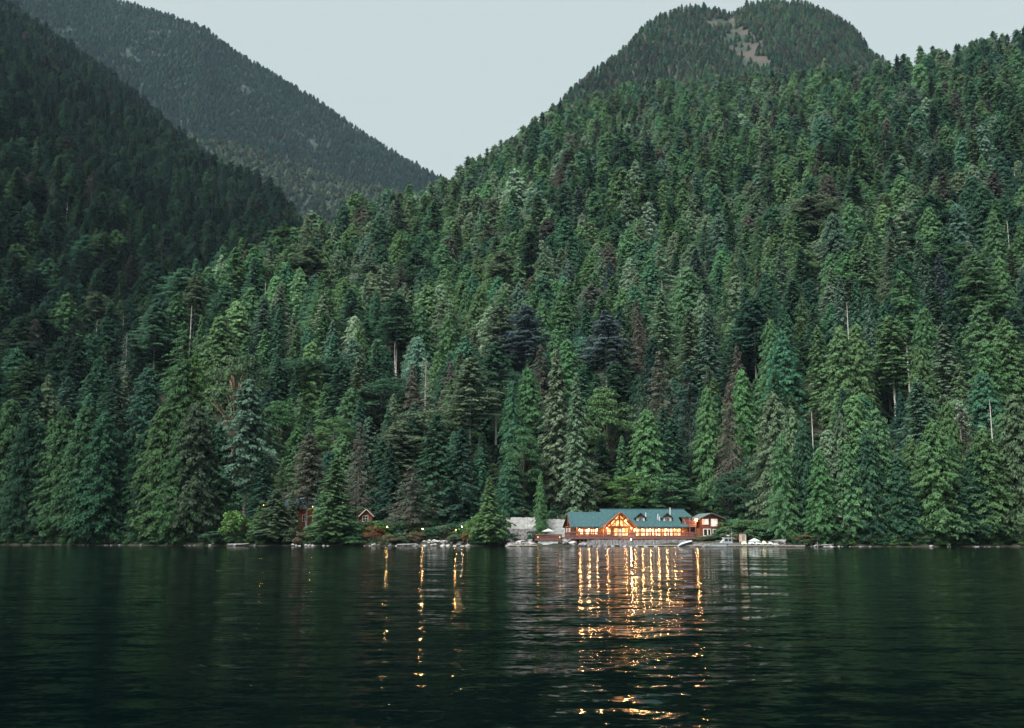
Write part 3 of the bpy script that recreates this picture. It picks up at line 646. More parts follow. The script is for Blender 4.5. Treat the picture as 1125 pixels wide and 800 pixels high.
def on_L(x, y):
    a = np.arctan2(x, y); r = np.hypot(x, y); r1 = np.interp(a, L_H.a, L_H.r1)
    return (L_H.z(x, y) > A_H.z(x, y) - 2) & (r < r1 + 60) & (L_H.z(x, y) > 1.0) & (r > shore_r(a) + 8)
FKINDS = [('cedar', .42), ('fir', .30), ('hemlock', .14), ('pine', .08), ('spire', .06)]
FT = [('g', .32), ('yg', .15), ('tg', .11), ('dg', .13), ('pg', .10), ('ol', .10), ('bg', .06), ('br', .03)]
def pick(tab, n):
    return rng.choice([t[0] for t in tab], n, p=np.array([t[1] for t in tab]) / sum(t[1] for t in tab))
FILL = []
def fill(x, y, hill, Hm, kinds, tints, wmul=1.0, patch=True, dark=1.0, zone=False):
    z = hill.z(x, y); n = len(x)
    kd = pick(kinds, n); tn = pick(tints, n)
    if zone:        # light falloff painted in: darker tints towards left valley, less towards right edge
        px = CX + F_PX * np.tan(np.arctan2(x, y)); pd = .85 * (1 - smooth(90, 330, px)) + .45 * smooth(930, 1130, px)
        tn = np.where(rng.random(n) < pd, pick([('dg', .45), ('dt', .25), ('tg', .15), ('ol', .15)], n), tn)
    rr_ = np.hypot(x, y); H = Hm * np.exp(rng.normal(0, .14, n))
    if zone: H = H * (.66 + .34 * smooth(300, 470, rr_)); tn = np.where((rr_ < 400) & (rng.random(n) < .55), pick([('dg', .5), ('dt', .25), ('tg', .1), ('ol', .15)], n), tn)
    W = H * .43 * wmul * np.exp(rng.normal(0, .13, n))
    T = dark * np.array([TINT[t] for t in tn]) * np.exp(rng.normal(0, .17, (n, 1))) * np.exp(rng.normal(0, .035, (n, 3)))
    if patch: T = T * (1 + .35 * np.clip(fbm(x / 90, y / 90, 3), -1, 1))[:, None]
    for i in range(n): FILL.append((x[i], y[i], z[i], H[i], W[i], kd[i], T[i], tn[i]))
x, y = scatter(-.62, .62, 240, 560, 11.4, on_A)
if len(hx):
    d2 = ((x[:, None] - hx[None]) ** 2 + (y[:, None] - hy[None]) ** 2).min(1); k = d2 > 6.0 ** 2; x = x[k]; y = y[k]
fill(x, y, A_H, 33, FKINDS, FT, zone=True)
nA1 = len(FILL)
x, y = scatter(-.62, -.05, 290, 700, 10.0, on_L)
d2 = ((x[:, None] - hx[None]) ** 2 + (y[:, None] - hy[None]) ** 2).min(1); k = d2 > 6.0 ** 2
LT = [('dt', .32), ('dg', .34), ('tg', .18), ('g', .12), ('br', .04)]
fill(x[k], y[k], L_H, 33, FKINDS, LT, dark=.42)  # dark factor paints light falloff over the left hill's own dark greens
NEARF = list(FILL); FILL = []
MK = [('midcedar', .5), ('midfir', .38), ('midpine', .12)]
x, y = scatter(-.62, .62, 560, 1300, 12.6, on_A); fill(x, y, A_H, 33, MK, FT, zone=True)
x, y = scatter(-.62, -.05, 700, 1950, 10.8, on_L); fill(x, y, L_H, 29, MK, LT, dark=.42)  # upper left hill: same falloff painted into its tints
FORA = FILL; FILL = []
def crestkeep(h, lo):
    def k(x, y):
        a = np.arctan2(x, y); r = np.hypot(x, y)
        return (r < np.interp(a, h.a, h.r1) + 40) & (h.z(x, y) > lo) & (h.z(x, y) > ground(x, y) - 5)
    return k
PT = [('dg', .30), ('ol', .28), ('br', .16), ('tg', .10), ('g', .16)]
x, y = scatter(-.12, .52, 1150, 2150, 7.6, crestkeep(P_H, 150))
px_, py_ = project(x, y, P_H.z(x, y)); k = ~((np.abs(px_ - 798 - (py_ - 28) * .75 - 6 * np.sin(py_ * .4)) < 17) & (py_ > 22) & (py_ < 74) & (rng.random(len(x)) < .80))
x = x[k]; y = y[k]
fill(x, y, P_H, 15, [('far', 1.0)], PT, 1.5)
FORP = FILL; FILL = []
x, y = scatter(-.60, .05, 2050, 3350, 9.5, crestkeep(F_H, 100))
px_, py_ = project(x, y, F_H.z(x, y))
k = ~((fbm(x / 90, y / 90, 4) > .36) & (rng.random(len(x)) < .6)) & (np.abs(px_ - 330) < 420)
fill(x[k], y[k], F_H, 14, [('far', 1.0)], [('dt', .5), ('dg', .35), ('br', .05), ('bl', .1)], 1.9)
x, y = scatter(-.60, .05, 1500, 2550, 10.5, crestkeep(G_H, 60))
fill(x, y, G_H, 11, [('far', 1.0)], [('ol', .45), ('pg', .2), ('br', .15), ('dg', .2)], 2.4)
FORF = FILL; FILL = []

# ------------------------------------------------------------------ individual trees
def build_tree(t, label=None, group=None):
    ps = PROTO[t['kind']]; p = ps[int(rng.integers(len(ps)))]
    root = empty(KNAME[t['kind']][0], (t['x'], t['y'], t['z']), t['rot'])
    sz = t['H'] / p['H']; sx = (t['W'] / 2) / (p['R'] * .93)
    if t['kind'] == 'snag': sx = sz * .8
    if t['kind'] == 'snag' and t.get('lean'): root.rotation_euler = t['lean']
    root.scale = (sx, sx, sz)
    tr = link('trunk', p['trunk'], None, root)
    if p['crown']:
        cr = link('crown', p['crown'], None, root)
        cr['tint'] = [float(v) for v in t['tint']]
    if t['kind'] != 'snag':     # keep trunks round and of sensible girth when the crown is stretched
        f = min(1.0, sz / sx) ; tr.scale = (f, f, 1)
    nm, kn = KNAME[t['kind']]
    tag(root, label, 'shrub' if t['kind'] == 'shrub' else ('dead tree' if t['kind'] == 'snag' else 'tree'), group)
    return root
SECT = [(70, 'near the left edge'), (150, 'above the teal shore cedar'), (225, 'above the big shoreline cedar pair'), (290, 'around the tan-limbed madrone'), (360, 'above the hidden brown cabin'), (430, 'above the little red cabin'),
        (500, 'above the shore boulders'), (570, 'above the pointed cypress'), (645, 'above the pale twin spires'), (715, 'above the lodge gable'), (770, 'above the lodge dormers'), (835, 'above the guest house'), (900, 'above the white pole snag'),
        (960, 'above the tallest right-shore cedar'), (1020, 'above the white-trunked tree'), (1080, 'above the wide-boughed blue-green fir'), (1200, 'near the right edge')]
BAND = [(110, 'at the skyline'), (190, 'very high'), (245, 'high'), (295, 'fairly high'), (345, 'midway up'), (400, 'fairly low'), (900, 'low')]
SHORTK = dict(cedar='cedar', fir='layered fir', hemlock='ragged hemlock', stem='bare-stemmed hemlock', pine='bare-trunked pine', spire='slender spruce', thin='half-dead conifer', maple='leafy maple', madrone='madrone', snag='bare pale snag', shrub='shrub')
ORD = ['leftmost', 'second from left', 'third from left', 'fourth from left', 'fifth from left', 'sixth from left', 'seventh from left', 'eighth from left', 'ninth from left', 'tenth from left']
def label_key(t):
    cx, cy = project(t['x'], t['y'], t['z'] + t['H'])
    w1 = '' if t['kind'] == 'snag' else CNAME[t['tn']] + ' '
    return (w1 + SHORTK[t['kind']], next(n for m, n in BAND if cy < m), next(n for m, n in SECT if cx < m)), float(cx), float(cy)
def label_all(ts):
    cells = {}
    for t in ts:
        k, cx, cy = label_key(t); cells.setdefault(k, []).append((cx, t))
    for k, v in cells.items():
        v.sort(key=lambda q: q[0])
        for i, (cx, t) in enumerate(v):
            s_ = f"{k[0]} {k[1]} {k[2]}"
            if len(v) == 2: s_ += ', ' + ('left' if i == 0 else 'right') + ' one of two'
            elif len(v) > 2: s_ += ', ' + (ORD[i] if i < len(v) - 1 else 'rightmost')
            t['label'] = s_
IND = []; demoted = []
for t in TREES:
    cx, cy = project(t['x'], t['y'], t['z'] + t['H'])
    if t['label'] is None and not (2 < cx < 1123 and cy > 0): demoted.append(t)
    else: IND.append(t)
cand = []
for f in NEARF:
    cx, cy = project(f[0], f[1], f[2] + f[3]); ph = f[3] / math.hypot(f[0], f[1])
    if 5 < cx < 1120: cand.append((ph, f))
cand.sort(key=lambda c: -c[0])
TAKE = max(0, 330 - len(IND)); taken = set(id(f) for ph, f in cand[:TAKE])
for ph, f in cand[:TAKE]: IND.append(dict(x=f[0], y=f[1], z=f[2], H=f[3], W=f[4], kind=f[5], tint=f[6], tn=f[7], label=None, rot=rng.uniform(0, 6.28)))
label_all([t for t in IND if t['label'] is None])
for t in IND: build_tree(t, t['label'], 'snags standing in the forest' if t['kind'] == 'snag' else 'trees of the forested shore')
n_ind = len(IND)
NEARF = [f for f in NEARF if id(f) not in taken]
for t in demoted: NEARF.append((t['x'], t['y'], t['z'], t['H'], t['W'], t['kind'], t['tint'], t['tn']))

# the rest of the forest: three masses nobody could count
pcol = bpy.data.collections.new('tree_models')
pidx = {}; pi = 0
for kd, ps in PROTO.items():
    for p in ps:
        me = bpy.data.meshes.new('forest_tree')
        wv = np.empty(len(p['trunk'].vertices) * 3, np.float32); p['trunk'].vertices.foreach_get('co', wv); wv = wv.reshape(-1, 3)
        wf = np.empty(len(p['trunk'].loops), np.int32); p['trunk'].loops.foreach_get('vertex_index', wf); wf = wf.reshape(-1, 4)
        if p['crown']:
            cv = np.empty(len(p['crown'].vertices) * 3, np.float32); p['crown'].vertices.foreach_get('co', cv); cv = cv.reshape(-1, 3)
            cf = np.empty(len(p['crown'].loops), np.int32); p['crown'].loops.foreach_get('vertex_index', cf); cf = cf.reshape(-1, 4)
        else: cv = np.zeros((0, 3), np.float32); cf = np.zeros((0, 4), np.int32)
        me = np_mesh('forest_tree', np.concatenate([cv, wv]), np.concatenate([cf, wf + len(cv)]))
        set_attr(me, 'leafn', np.concatenate([crown_normals(cv, p['H']) if len(cv) else cv, np.tile([[0, 0, 1.]], (len(wv), 1))]))
        me.materials.append(FOL); me.materials.append(p['trunk'].materials[0])
        if len(me.polygons) == len(cf) + len(wf): me.polygons.foreach_set('material_index', np.r_[np.zeros(len(cf), np.int32), np.ones(len(wf), np.int32)])
        o = bpy.data.objects.new('forest_tree_%03d' % pi, me); pcol.objects.link(o)
        pidx.setdefault(kd, []).append((pi, p['H'], p['R'])); pi += 1
def forest(name, items, label):
    n = len(items)
    P = np.array([(f[0], f[1], f[2]) for f in items], np.float32)
    me = bpy.data.meshes.new(name); me.vertices.add(n); me.vertices.foreach_set('co', P.ravel())
    pid = np.zeros(n, np.int32); scl = np.zeros((n, 3), np.float32); rot = np.zeros((n, 3), np.float32); tint = np.zeros((n, 3), np.float32)
    for i, f in enumerate(items):
        v = pidx[f[5]]; q = v[int(rng.integers(len(v)))]
        sz = f[3] / q[1]; sx = (f[4] / 2) / q[2] / .93
        if f[5] == 'snag': sx = sz * .8
        pid[i] = q[0]; scl[i] = (sx, sx, sz); rot[i] = (0, 0, rng.uniform(0, 6.28)); tint[i] = f[6]
    me.attributes.new('pid', 'INT', 'POINT').data.foreach_set('value', pid)
    for nm, ar in (('scl', scl), ('rot', rot), ('tint', tint)): me.attributes.new(nm, 'FLOAT_VECTOR', 'POINT').data.foreach_set('vector', ar.ravel())
    o = link(name, me); tag(o, label, 'forest', kind='stuff')
    ng = bpy.data.node_groups.new(name, 'GeometryNodeTree')
    ng.interface.new_socket('Geometry', in_out='INPUT', socket_type='NodeSocketGeometry'); ng.interface.new_socket('Geometry', in_out='OUTPUT', socket_type='NodeSocketGeometry')
    gi = ng.nodes.new('NodeGroupInput'); go = ng.nodes.new('NodeGroupOutput'); ip = ng.nodes.new('GeometryNodeInstanceOnPoints')
    ci = ng.nodes.new('GeometryNodeCollectionInfo'); ci.inputs['Collection'].default_value = pcol; ci.inputs['Separate Children'].default_value = True; ci.inputs['Reset Children'].default_value = True
    def na(nm, ty):
        a = ng.nodes.new('GeometryNodeInputNamedAttribute'); a.data_type = ty; a.inputs[0].default_value = nm
        return [s for s in a.outputs if s.enabled and s.name == 'Attribute'][0]
    ng.links.new(gi.outputs[0], ip.inputs['Points']); ng.links.new(ci.outputs[0], ip.inputs['Instance']); ip.inputs['Pick Instance'].default_value = True
    ng.links.new(na('pid', 'INT'), ip.inputs['Instance Index']); ng.links.new(na('rot', 'FLOAT_VECTOR'), ip.inputs['Rotation']); ng.links.new(na('scl', 'FLOAT_VECTOR'), ip.inputs['Scale'])
    ng.links.new(ip.outputs[0], go.inputs[0])
    md = o.modifiers.new('trees', 'NODES'); md.node_group = ng
    return o
forest('forest', NEARF + FORA, 'dense conifer forest covering the slopes behind the lodge and the left hill')
forest('hilltop_forest', FORP, 'small dark trees covering the rounded double summit at the top right')
forest('mountain_forest', FORF, 'hazy distant forest on the far mountain beyond the valley')
print('individual trees', n_ind, len(taken), 'forest', len(NEARF), len(FORA), len(FORP), len(FORF))

# ------------------------------------------------------------------ evening air
hz = MB().box(-3600, 3000, -200, 4350, -60, 3300)
hm = bpy.data.materials.new('evening_haze'); hm.use_nodes = True; hn = hm.node_tree; hn.nodes.clear()
ho = hn.nodes.new('ShaderNodeOutputMaterial'); hv = hn.nodes.new('ShaderNodeVolumePrincipled')
hv.inputs['Color'].default_value = (.55, .77, 1.0, 1); hv.inputs['Density'].default_value = .000026; hv.inputs['Anisotropy'].default_value = 0.0
hn.links.new(hv.outputs[0], ho.inputs['Volume'])
tag(hz.build('haze', hm), 'thin bluish evening haze filling the air over lake and hills', 'haze', kind='stuff')
# ------------------------------------------------------------------ buildings and shore
def Z(py, Y): return at(562, py, Y)[1]
def X(px, Y, py=590): return at(px, py, Y)[0]
def lamp_light(name, loc, energy, color, parent=None, radius=.12):
    d = bpy.data.lights.new(name, 'POINT'); d.energy = energy; d.color = color; d.shadow_soft_size = radius
    o = bpy.data.objects.new(name, d); col.objects.link(o); o.location = loc
    if parent: o.parent = parent
    return o
WARM = (1.0, .50, .18)

def window(parent, x0, x1, y, z0, z1, glass, frame, mull=1, hm=0, name='window', t=.10):
    f = MB(); w_ = x1 - x0
    f.box(x0 - t, x0, y - .10, y + .02, z0 - t, z1 + t); f.box(x1, x1 + t, y - .10, y + .02, z0 - t, z1 + t)
    f.box(x0, x1, y - .10, y + .02, z1, z1 + t); f.box(x0, x1, y - .13, y + .02, z0 - t, z0)
    for i in range(mull):
        xm = x0 + w_ * (i + 1) / (mull + 1); f.box(xm - .035, xm + .035, y - .075, y - .032, z0, z1)
    for i in range(hm):
        zm = z0 + (z1 - z0) * (i + 1) / (hm + 1); f.box(x0, x1, y - .070, y - .034, zm - .03, zm + .03)
    fo = f.build(name, frame, parent)
    MB().box(x0, x1, y - .028, y - .004, z0, z1).build('pane', glass, fo)
    return fo
def railing(parent, pts, z, h=1.0, m=None, gap=.32, name='railing'):
    b = MB()
    for (x0, y0), (x1, y1) in zip(pts[:-1], pts[1:]):
        L = math.hypot(x1 - x0, y1 - y0); n = max(1, int(L / gap))
        for i in range(n + 1):
            x = x0 + (x1 - x0) * i / n; y = y0 + (y1 - y0) * i / n; big = i % 7 == 0 or i == n
            wd = .075 if big else .03; b.box(x - wd, x + wd, y - wd, y + wd, z, z + h + (.1 if big else -.06))
        b.bar((x0, y0, z + h), (x1, y1, z + h), .16); b.bar((x0, y0, z + .14), (x1, y1, z + .14), .10)
    return b.build(name, m, parent)

def make_lodge():
    Y0 = 254.5; k = .2335; root = empty('lodge', (X(632, Y0), Y0, 0), R(5))
    tag(root, 'long red timber lodge with green metal roof, great gable and glowing windows', 'lodge')
    zf = lambda py, d=0: Z(py, Y0 + d); lx = lambda px: (px - 632) * k
    zd = zf(589.6); ze = zf(578.6, -2)
    xl, xm, xr = lx(633.5), lx(664), lx(755)
    # walls: left wing, main block
    wl = MB(); wl.box(xl, xm, 0, 9, .6, ze + .35); wl.box(xm + .01, xr, 0.03, 12, .6, ze + .4)
    rzl, rz = zf(562.6, 5), zf(559, 6)
    wl.prism([(0, 0)], 0, 0) if False else None
    walls = wl.build('wall', M['log'], root)
    # gable end triangles (left wing left end, main right end)
    def endtri(x, y0, y1, z0, zr, th=.2):
        b = MB(); b.add([(x, y0, z0), (x, y1, z0), (x, (y0 + y1) / 2, zr), (x + th, y0, z0), (x + th, y1, z0), (x + th, (y0 + y1) / 2, zr)], [(0, 1, 2), (5, 4, 3), (0, 3, 4, 1), (1, 4, 5, 2), (2, 5, 3, 0)]); return b
    endtri(xl, 0, 9, ze + .36, rzl - .35).build('gable_wall', M['log'], root)
    endtri(xr - .2, 0.03, 12, ze + .41, rz - .35).build('gable_wall', M['log'], root)
    # foundation and deck
    f = MB(); f.box(xl, xr, -.4, 11.9, -.6, .62); f.build('foundation', M['seawall'], root)
    y_d = -5.2
    dk = MB(); dk.box(lx(628), lx(757), y_d, -.02, zd - .16, zd); dk.box(lx(628), lx(757), y_d - .06, y_d - .004, zd - .62, zd + .02)
    for px in np.arange(629, 757, 4.2): dk.box(lx(px), lx(px) + .22, y_d + .1, y_d + .32, -.6, zd - .17)
    dk.build('deck', M['redwood'], root)
    sk = MB()
    for i, px in enumerate(np.arange(646, 756, .95)): sk.box(lx(px), lx(px) + .15, y_d + .36, y_d + .42, .5, zd - .2)
    sk.build('deck_skirt', M['redwood'], root)
    railing(root, [(lx(634), y_d + .1), (lx(658), y_d + .1)], zd, 1.0, M['redwood'])
    railing(root, [(lx(659.5), y_d - 1.4), (lx(691), y_d - 1.4)], zd, .95, M['redwood'])
    railing(root, [(lx(692), y_d + .1), (lx(757), y_d + .1), (lx(757), -.1)], zd, 1.0, M['redwood'])
    # left wing roof
    b = MB(); ov = 2.6
    def roofpair(b, x0, x1, yf, yb, yr, zfr, zbk, zr, th=.22):
        b.slab([(x0, yf, zfr), (x1, yf, zfr), (x1, yr, zr), (x0, yr, zr)], th); b.slab([(x0, yr + .004, zr), (x1, yr + .004, zr), (x1, yb, zbk), (x0, yb, zbk)], th)
    roofpair(b, lx(629.5), xm + .3, -ov, 11, 4.6, ze, ze, rzl)
    b.build('roof', M['roof'], root)
    b = MB(); x0, x1 = lx(663.5), lx(758.5)
    xn = lx(748)     # cut-out for the upper balcony at the right end
    slope = (rz - ze) / (6.2 + ov)
    zn = zf(567.5, 2); yn = -ov + (zn - ze) / slope
    b.slab([(x0, -ov, ze), (xn, -ov, ze), (xn, 6.2, rz), (x0, 6.2, rz)], .22)
    b.slab([(xn + .004, yn, zn), (lx(764), yn, zn), (x1, 6.2, rz), (xn + .004, 6.2, rz)], .22)
    b.slab([(xn + .004, -ov, ze), (lx(753), -ov, ze), (lx(753), -ov + 1.2, ze + 1.2 * slope), (xn + .004, -ov + 1.2, ze + 1.2 * slope)], .22)
    b.slab([(x0, 6.204, rz), (x1, 6.204, rz), (x1, 14.6, ze), (x0, 14.6, ze)], .22)
    rf = b.build('roof', M['roof'], root)
    MB().box(x0, x1, 6.0, 6.4, rz + .003, rz + .12).build('ridge_cap', M['roof'], rf)
    for px, p0, p1 in ((711.5, 569, 563.2), (724, 571, 564.8), (725.3, 572, 567.5), (739.6, 567, 557.5)):
        t = (p0 - 559) / 19.6; MB().bar((lx(px), 6.2 - t * 8.8, zf(p0, 3) - .4), (lx(px), 6.2 - t * 8.8, zf(p1, 3)), .22, 8).build('flue_pipe', M['flue'], rf)
    # eave beam + porch posts
    b = MB(); b.box(lx(633), lx(656), -ov + .15, -ov + .42, ze - .55, ze - .24); b.box(lx(692), lx(753), -ov + .15, -ov + .42, ze - .55, ze - .24)
    b.build('eave_beam', M['beam'], root)
    for px in (633.5, 641.5, 649, 656) + tuple(np.arange(693.2, 754, 6.6)):
        MB().bar((lx(px), -ov + .28, zd), (lx(px), -ov + .28, ze - .5), .26, 6).build('porch_post', M['beam'], root)
    # lit windows under the left wing and the long porch
    wz0, wz1 = zd + .25, ze - .62
    for a_, c_ in ((637.2, 640.2), (642.4, 647.2), (649.2, 652.2), (653.6, 656)):
        window(root, lx(a_), lx(c_), -.02, wz0 + .35, wz1, M['litB'], M['beam'], 1, 0)
    for a_, c_ in ((693.5, 697.0), (698.6, 702.6), (704.2, 708.0), (709.6, 712.2), (713.4, 718.4), (720.2, 725.4), (727.2, 731.8), (733.6, 738.6), (740.2, 743.2), (744.4, 747.6)):
        window(root, lx(a_), lx(c_), 0.01, wz0, wz1 + .1, M['litB'], M['beam'], 1, 0)
    # porch furniture of the lodge wall: low band and eave lamps
    for px, en, yy in ((636, 150, -1.3), (646, 150, -1.3), (655, 110, -1.3), (696, 130, -1.4), (704, 130, -1.4), (713, 150, -1.4), (722, 150, -1.4), (731, 150, -1.4), (740, 150, -1.4), (747, 110, -1.4)):
        lb = MB().ball((lx(px), yy, ze - .75), .13).build('porch_lamp', M['bulb'], root)
        lamp_light('porch_light', (lx(px), yy, ze - 1.0), en, WARM, lb, .14)
    # great gable
    gx0, gx1, gxa = lx(658.2), lx(694.5), lx(677.2); yg = -4.6
    gz0 = zf(578.8, -4.6); gza = zf(562.6, -4.6)
    yb = 3.4
    b = MB()
    b.slab([(gx0 - .2, yg - .8, gz0 - .15), (gxa, yg - .8, gza), (gxa, yb, gza), (gx0 - .2, yb, gz0 - .15)], .24)
    b.slab([(gxa + .004, yg - .8, gza), (gx1 + .2, yg - .8, gz0 - .15), (gx1 + .2, yb, gz0 - .15), (gxa + .004, yb, gza)], .24)
    gr = b.build('gable_roof', M['roof'], root)
    b = MB()
    for (xa, za, xb, zb) in ((gx0 - .25, gz0 - .25, gxa, gza - .08), (gx1 + .25, gz0 - .25, gxa, gza - .08)): b.bar((xa, yg - .9, za), (xb, yg - .9, zb), .30)
    b.build('barge_board', M['beam'], gr)
    gw = MB(); ix0, ix1 = gx0 + .75, gx1 - .75; iz = gz0 + .25
    gs = (gza - gz0) / (gxa - gx0)
    gw.prism([(ix0 - .3, zd), (ix0 + .5, zd), (ix0 + .5, gz0), (ix0 - .3, gz0)], yg + .45, yg + .75)
    gw.prism([(ix1 - .5, zd), (ix1 + .3, zd), (ix1 + .3, gz0), (ix1 - .5, gz0)], yg + .45, yg + .75)
    gw.box(ix0 - .3, ix1 + .3, yg + .4, yg + .8, gz0 - .25, gz0 + .2)
    xc = lx(668); gw.box(xc, xc + .5, yg + .45, yg + .75, zd, gz0 - .26)
    gw.build('gable_frame', M['beam'], root)
    # side walls of the gable room
    sw = MB(); sw.box(gx0 + .55, gx0 + .75, yg + .78, -.01, .6, gz0); sw.box(gx1 - .75, gx1 - .55, yg + .78, -.01, .6, gz0)
    sw.box(gx0 + .55, gx1 - .55, yg + .5, -.01, .6, zd - .2); sw.build('gable_side_wall', M['log'], root)
    up = MB().prism([(gx0 + 1.2, gz0 + .2), (gx1 - 1.2, gz0 + .2), (gxa, gza - .62)], yg + .6, yg + .64).build('gable_window', M['litA'], root)
    b = MB(); yt = yg + .50
    b.bar((gxa, yt, gz0 + .2), (gxa, yt, gza - .5), .26)
    for sx in (-1, 1):
        b.bar((gxa + sx * 2.1, yt, gz0 + .2), (gxa + sx * .1, yt, gza - 1.2), .16); b.bar((gxa + sx * 1.05, yt, gz0 + .2), (gxa + sx * 1.05, yt, gza - 1.5), .13)
        b.bar((gxa + sx * 2.3, yt, gz0 + .2), (gxa + sx * 2.3, yt, gza - 2.5), .13); b.bar((gxa + sx * 3.4, yt, gz0 - .05), (gxa + sx * .2, yt, gza - .45), .24)
    b.bar((gxa - 1.5, yt, gz0 + 1.75), (gxa + 1.5, yt, gz0 + 1.75), .16)
    b.build('truss', M['beam'], up)
    yw = yg + .62
    window(root, lx(659.6), lx(667.4), yw, zd + .55, gz0 - .4, M['litA'], M['beam'], 1, 0)
    window(root, lx(671), lx(675), yw, zd + .25, gz0 - .35, M['litA'], M['beam'], 0, 0)
    dr = MB().box(lx(675.6), lx(679.4), yw - .10, yw, zd, gz0 - .45).build('door', M['cream'], root)
    MB().ball((lx(679), yw - .16, zd + 1.0), .07).build('handle', M['metal'], dr)
    window(root, lx(680.2), lx(686.2), yw, zd + .25, gz0 - .35, M['litB'], M['beam'], 1, 0)
    fill_ = MB().box(gx0 + .76, gx1 - .76, yg + .66, yg + .74, zd - .2, gz0); fill_.build('gable_lower_wall', M['log'], root)
    for px, pz in ((663, 580.2), (683, 572), (689, 580.2)):
        lb = MB().ball((lx(px), yg - .25, zf(pz, -4.6)), .13).build('gable_lamp', M['bulb'], root)
        lamp_light('gable_light', (lx(px), yg - .55, zf(pz, -4.6) - .1), 120, WARM, lb, .14)
    # left end: open trussed porch, lit
    b = MB(); xe = lx(627.0)
    b.bar((xe, 0.2, zd), (xe, .2, ze + .2), .28, 6); b.bar((xe, 4.6, zd), (xe, 4.6, rzl - .5), .28, 6); b.bar((xe, 9, zd), (xe, 9, ze + .2), .28, 6)
    b.bar((xe, -2.0, ze - .2), (xe, 4.6, rzl - .35), .26); b.bar((xe, 11.0, ze - .2), (xe, 4.6, rzl - .35), .26); b.bar((xe, -.6, ze), (xe, 9.6, ze), .22)
    b.bar((xe, .3, ze), (xe, 4.4, rzl - 1.8), .15); b.bar((xe, 9, ze), (xe, 4.8, rzl - 1.8), .15)
    b.build('end_truss', M['beam'], root)
    b = MB(); b.slab([(xe - .5, -ov, ze), (lx(629.4), -ov, ze), (lx(629.4), 4.6, rzl), (xe - .1, 4.6, rzl)], .2); b.slab([(xe - .1, 4.604, rzl), (lx(629.4), 4.604, rzl), (lx(629.4), 11, ze), (xe - .5, 11, ze)], .2)
    b.build('end_roof', M['roof'], root)
    lb = MB().ball((lx(630), -1.0, zf(577.8, -1)), .20).build('end_lamp', M['bulb'], root); lamp_light('end_light', (lx(629.6), -1.3, zf(578.5, -1)), 220, WARM, lb, .15)
    dk2 = MB(); dk2.box(lx(624), lx(627.9), y_d, 6, zd - .16, zd); dk2.box(lx(624), lx(627.9), y_d - .06, y_d - .004, zd - .62, zd + .02)
    for px in (624.3, 627): dk2.box(lx(px), lx(px) + .2, y_d + .1, y_d + .3, -.6, zd - .17)
    dk2.build('end_deck', M['redwood'], root); railing(root, [(lx(624.2), 5.5), (lx(624.2), y_d + .1), (lx(633), y_d + .1)], zd, 1.0, M['redwood'])
    # dormers
    for pc in (704.0, 733.6):
        d = MB(); xc = lx(pc); hw = 1.12; yf_ = .2; zb = zf(573.4, 1); zt = zf(568.0, 1)
        ysl = lambda zz: -ov + (zz - ze) / slope
        d.prism([(xc - hw, zb - .5), (xc + hw, zb - .5), (xc + hw, zt), (xc, zf(563.8, 1) - .2), (xc - hw, zt)], yf_, ysl(zf(563.8, 1)))
        do = d.build('dormer', M['cream'], root)
        r_ = MB(); za = zf(563.2, 1); yb2 = ysl(za) + .3
        r_.slab([(xc - hw - .45, yf_ - .4, zt - .22), (xc, yf_ - .4, za), (xc, yb2, za), (xc - hw - .45, yb2 - 1.4, zt - .22)], .14)
        r_.slab([(xc + .004, yf_ - .4, za), (xc + hw + .45, yf_ - .4, zt - .22), (xc + hw + .45, yb2 - 1.4, zt - .22), (xc + .004, yb2, za)], .14)
        r_.build('dormer_roof', M['roof'], do)
        MB().prism([(xc - hw - .2, zt - .12), (xc + hw + .2, zt - .12), (xc, za - .2)], yf_ - .12, yf_ - .01).build('dormer_gable', M['darkroof'], do)
        fr = MB(); wz = zb + .25
        fr.box(xc - .62, xc + .62, yf_ - .07, yf_ - .004, wz - .1, wz + .88); fr.build('dormer_window', M['white'], do)
        pn = MB()
        for q in (-1, 0, 1): pn.box(xc + q * .38 - .15, xc + q * .38 + .15, yf_ - .10, yf_ - .075, wz, wz + .78)
        pn.build('dormer_pane', M['dark'], do)
    # balconies at the right end
    xb0, xb1 = lx(748), lx(764); zu = zf(577, 0)
    b = MB(); b.box(xb0 + .3, xb1, -1.2, 2.2, zu - .2, zu); b.box(xb0 + .3, xb1, -1.26, -1.204, zu - .45, zu + .02)
    for px in (749.5, 757, 763.4): b.bar((lx(px), -1.1, .4), (lx(px), -1.1, zu - .2), .22); b.bar((lx(px), -1.1, zu), (lx(px), -1.1, zn - .2), .18)
    bo = b.build('balcony', M['redwood'], root)
    railing(bo, [(lx(750), -1.1), (xb1, -1.1), (xb1, 2)], zu, 1.0, M['redwood'])
    b = MB(); b.box(xr + .01, xb1, 2.4, 2.6, .6, zn - .3); b.build('recess_wall', M['darkred'], root)
    b = MB(); b.box(lx(757.2), xb1, -1.4, 2.3, zd - .55, zd - .35); b.build('lower_balcony', M['redwood'], root)
    railing(root, [(lx(757.5), -1.3), (xb1, -1.3)], zd - .35, 1.0, M['redwood'])
    st = MB()
    for i in range(9):
        t = i / 8; x_ = lx(764.3) - t * 1.6; st.box(x_ - .2, x_ + .2, -2.9, -1.5, .55 + t * 1.9, .63 + t * 1.9)
    st.bar((lx(764.3), -2.95, .5), (lx(757.5), -2.95, zd), .12); st.bar((lx(764.3), -2.95, 1.5), (lx(757.5), -2.95, zd + 1), .1)
    st.build('stairs', M['redwood'], root)
    lb = MB().ball((lx(764.2), -1.2, zf(570.9, -1)), .26).build('wall_lamp', M['bulb'], root); lamp_light('wall_light', (lx(764.2), -1.7, zf(572, -1)), 330, WARM, lb, .15)
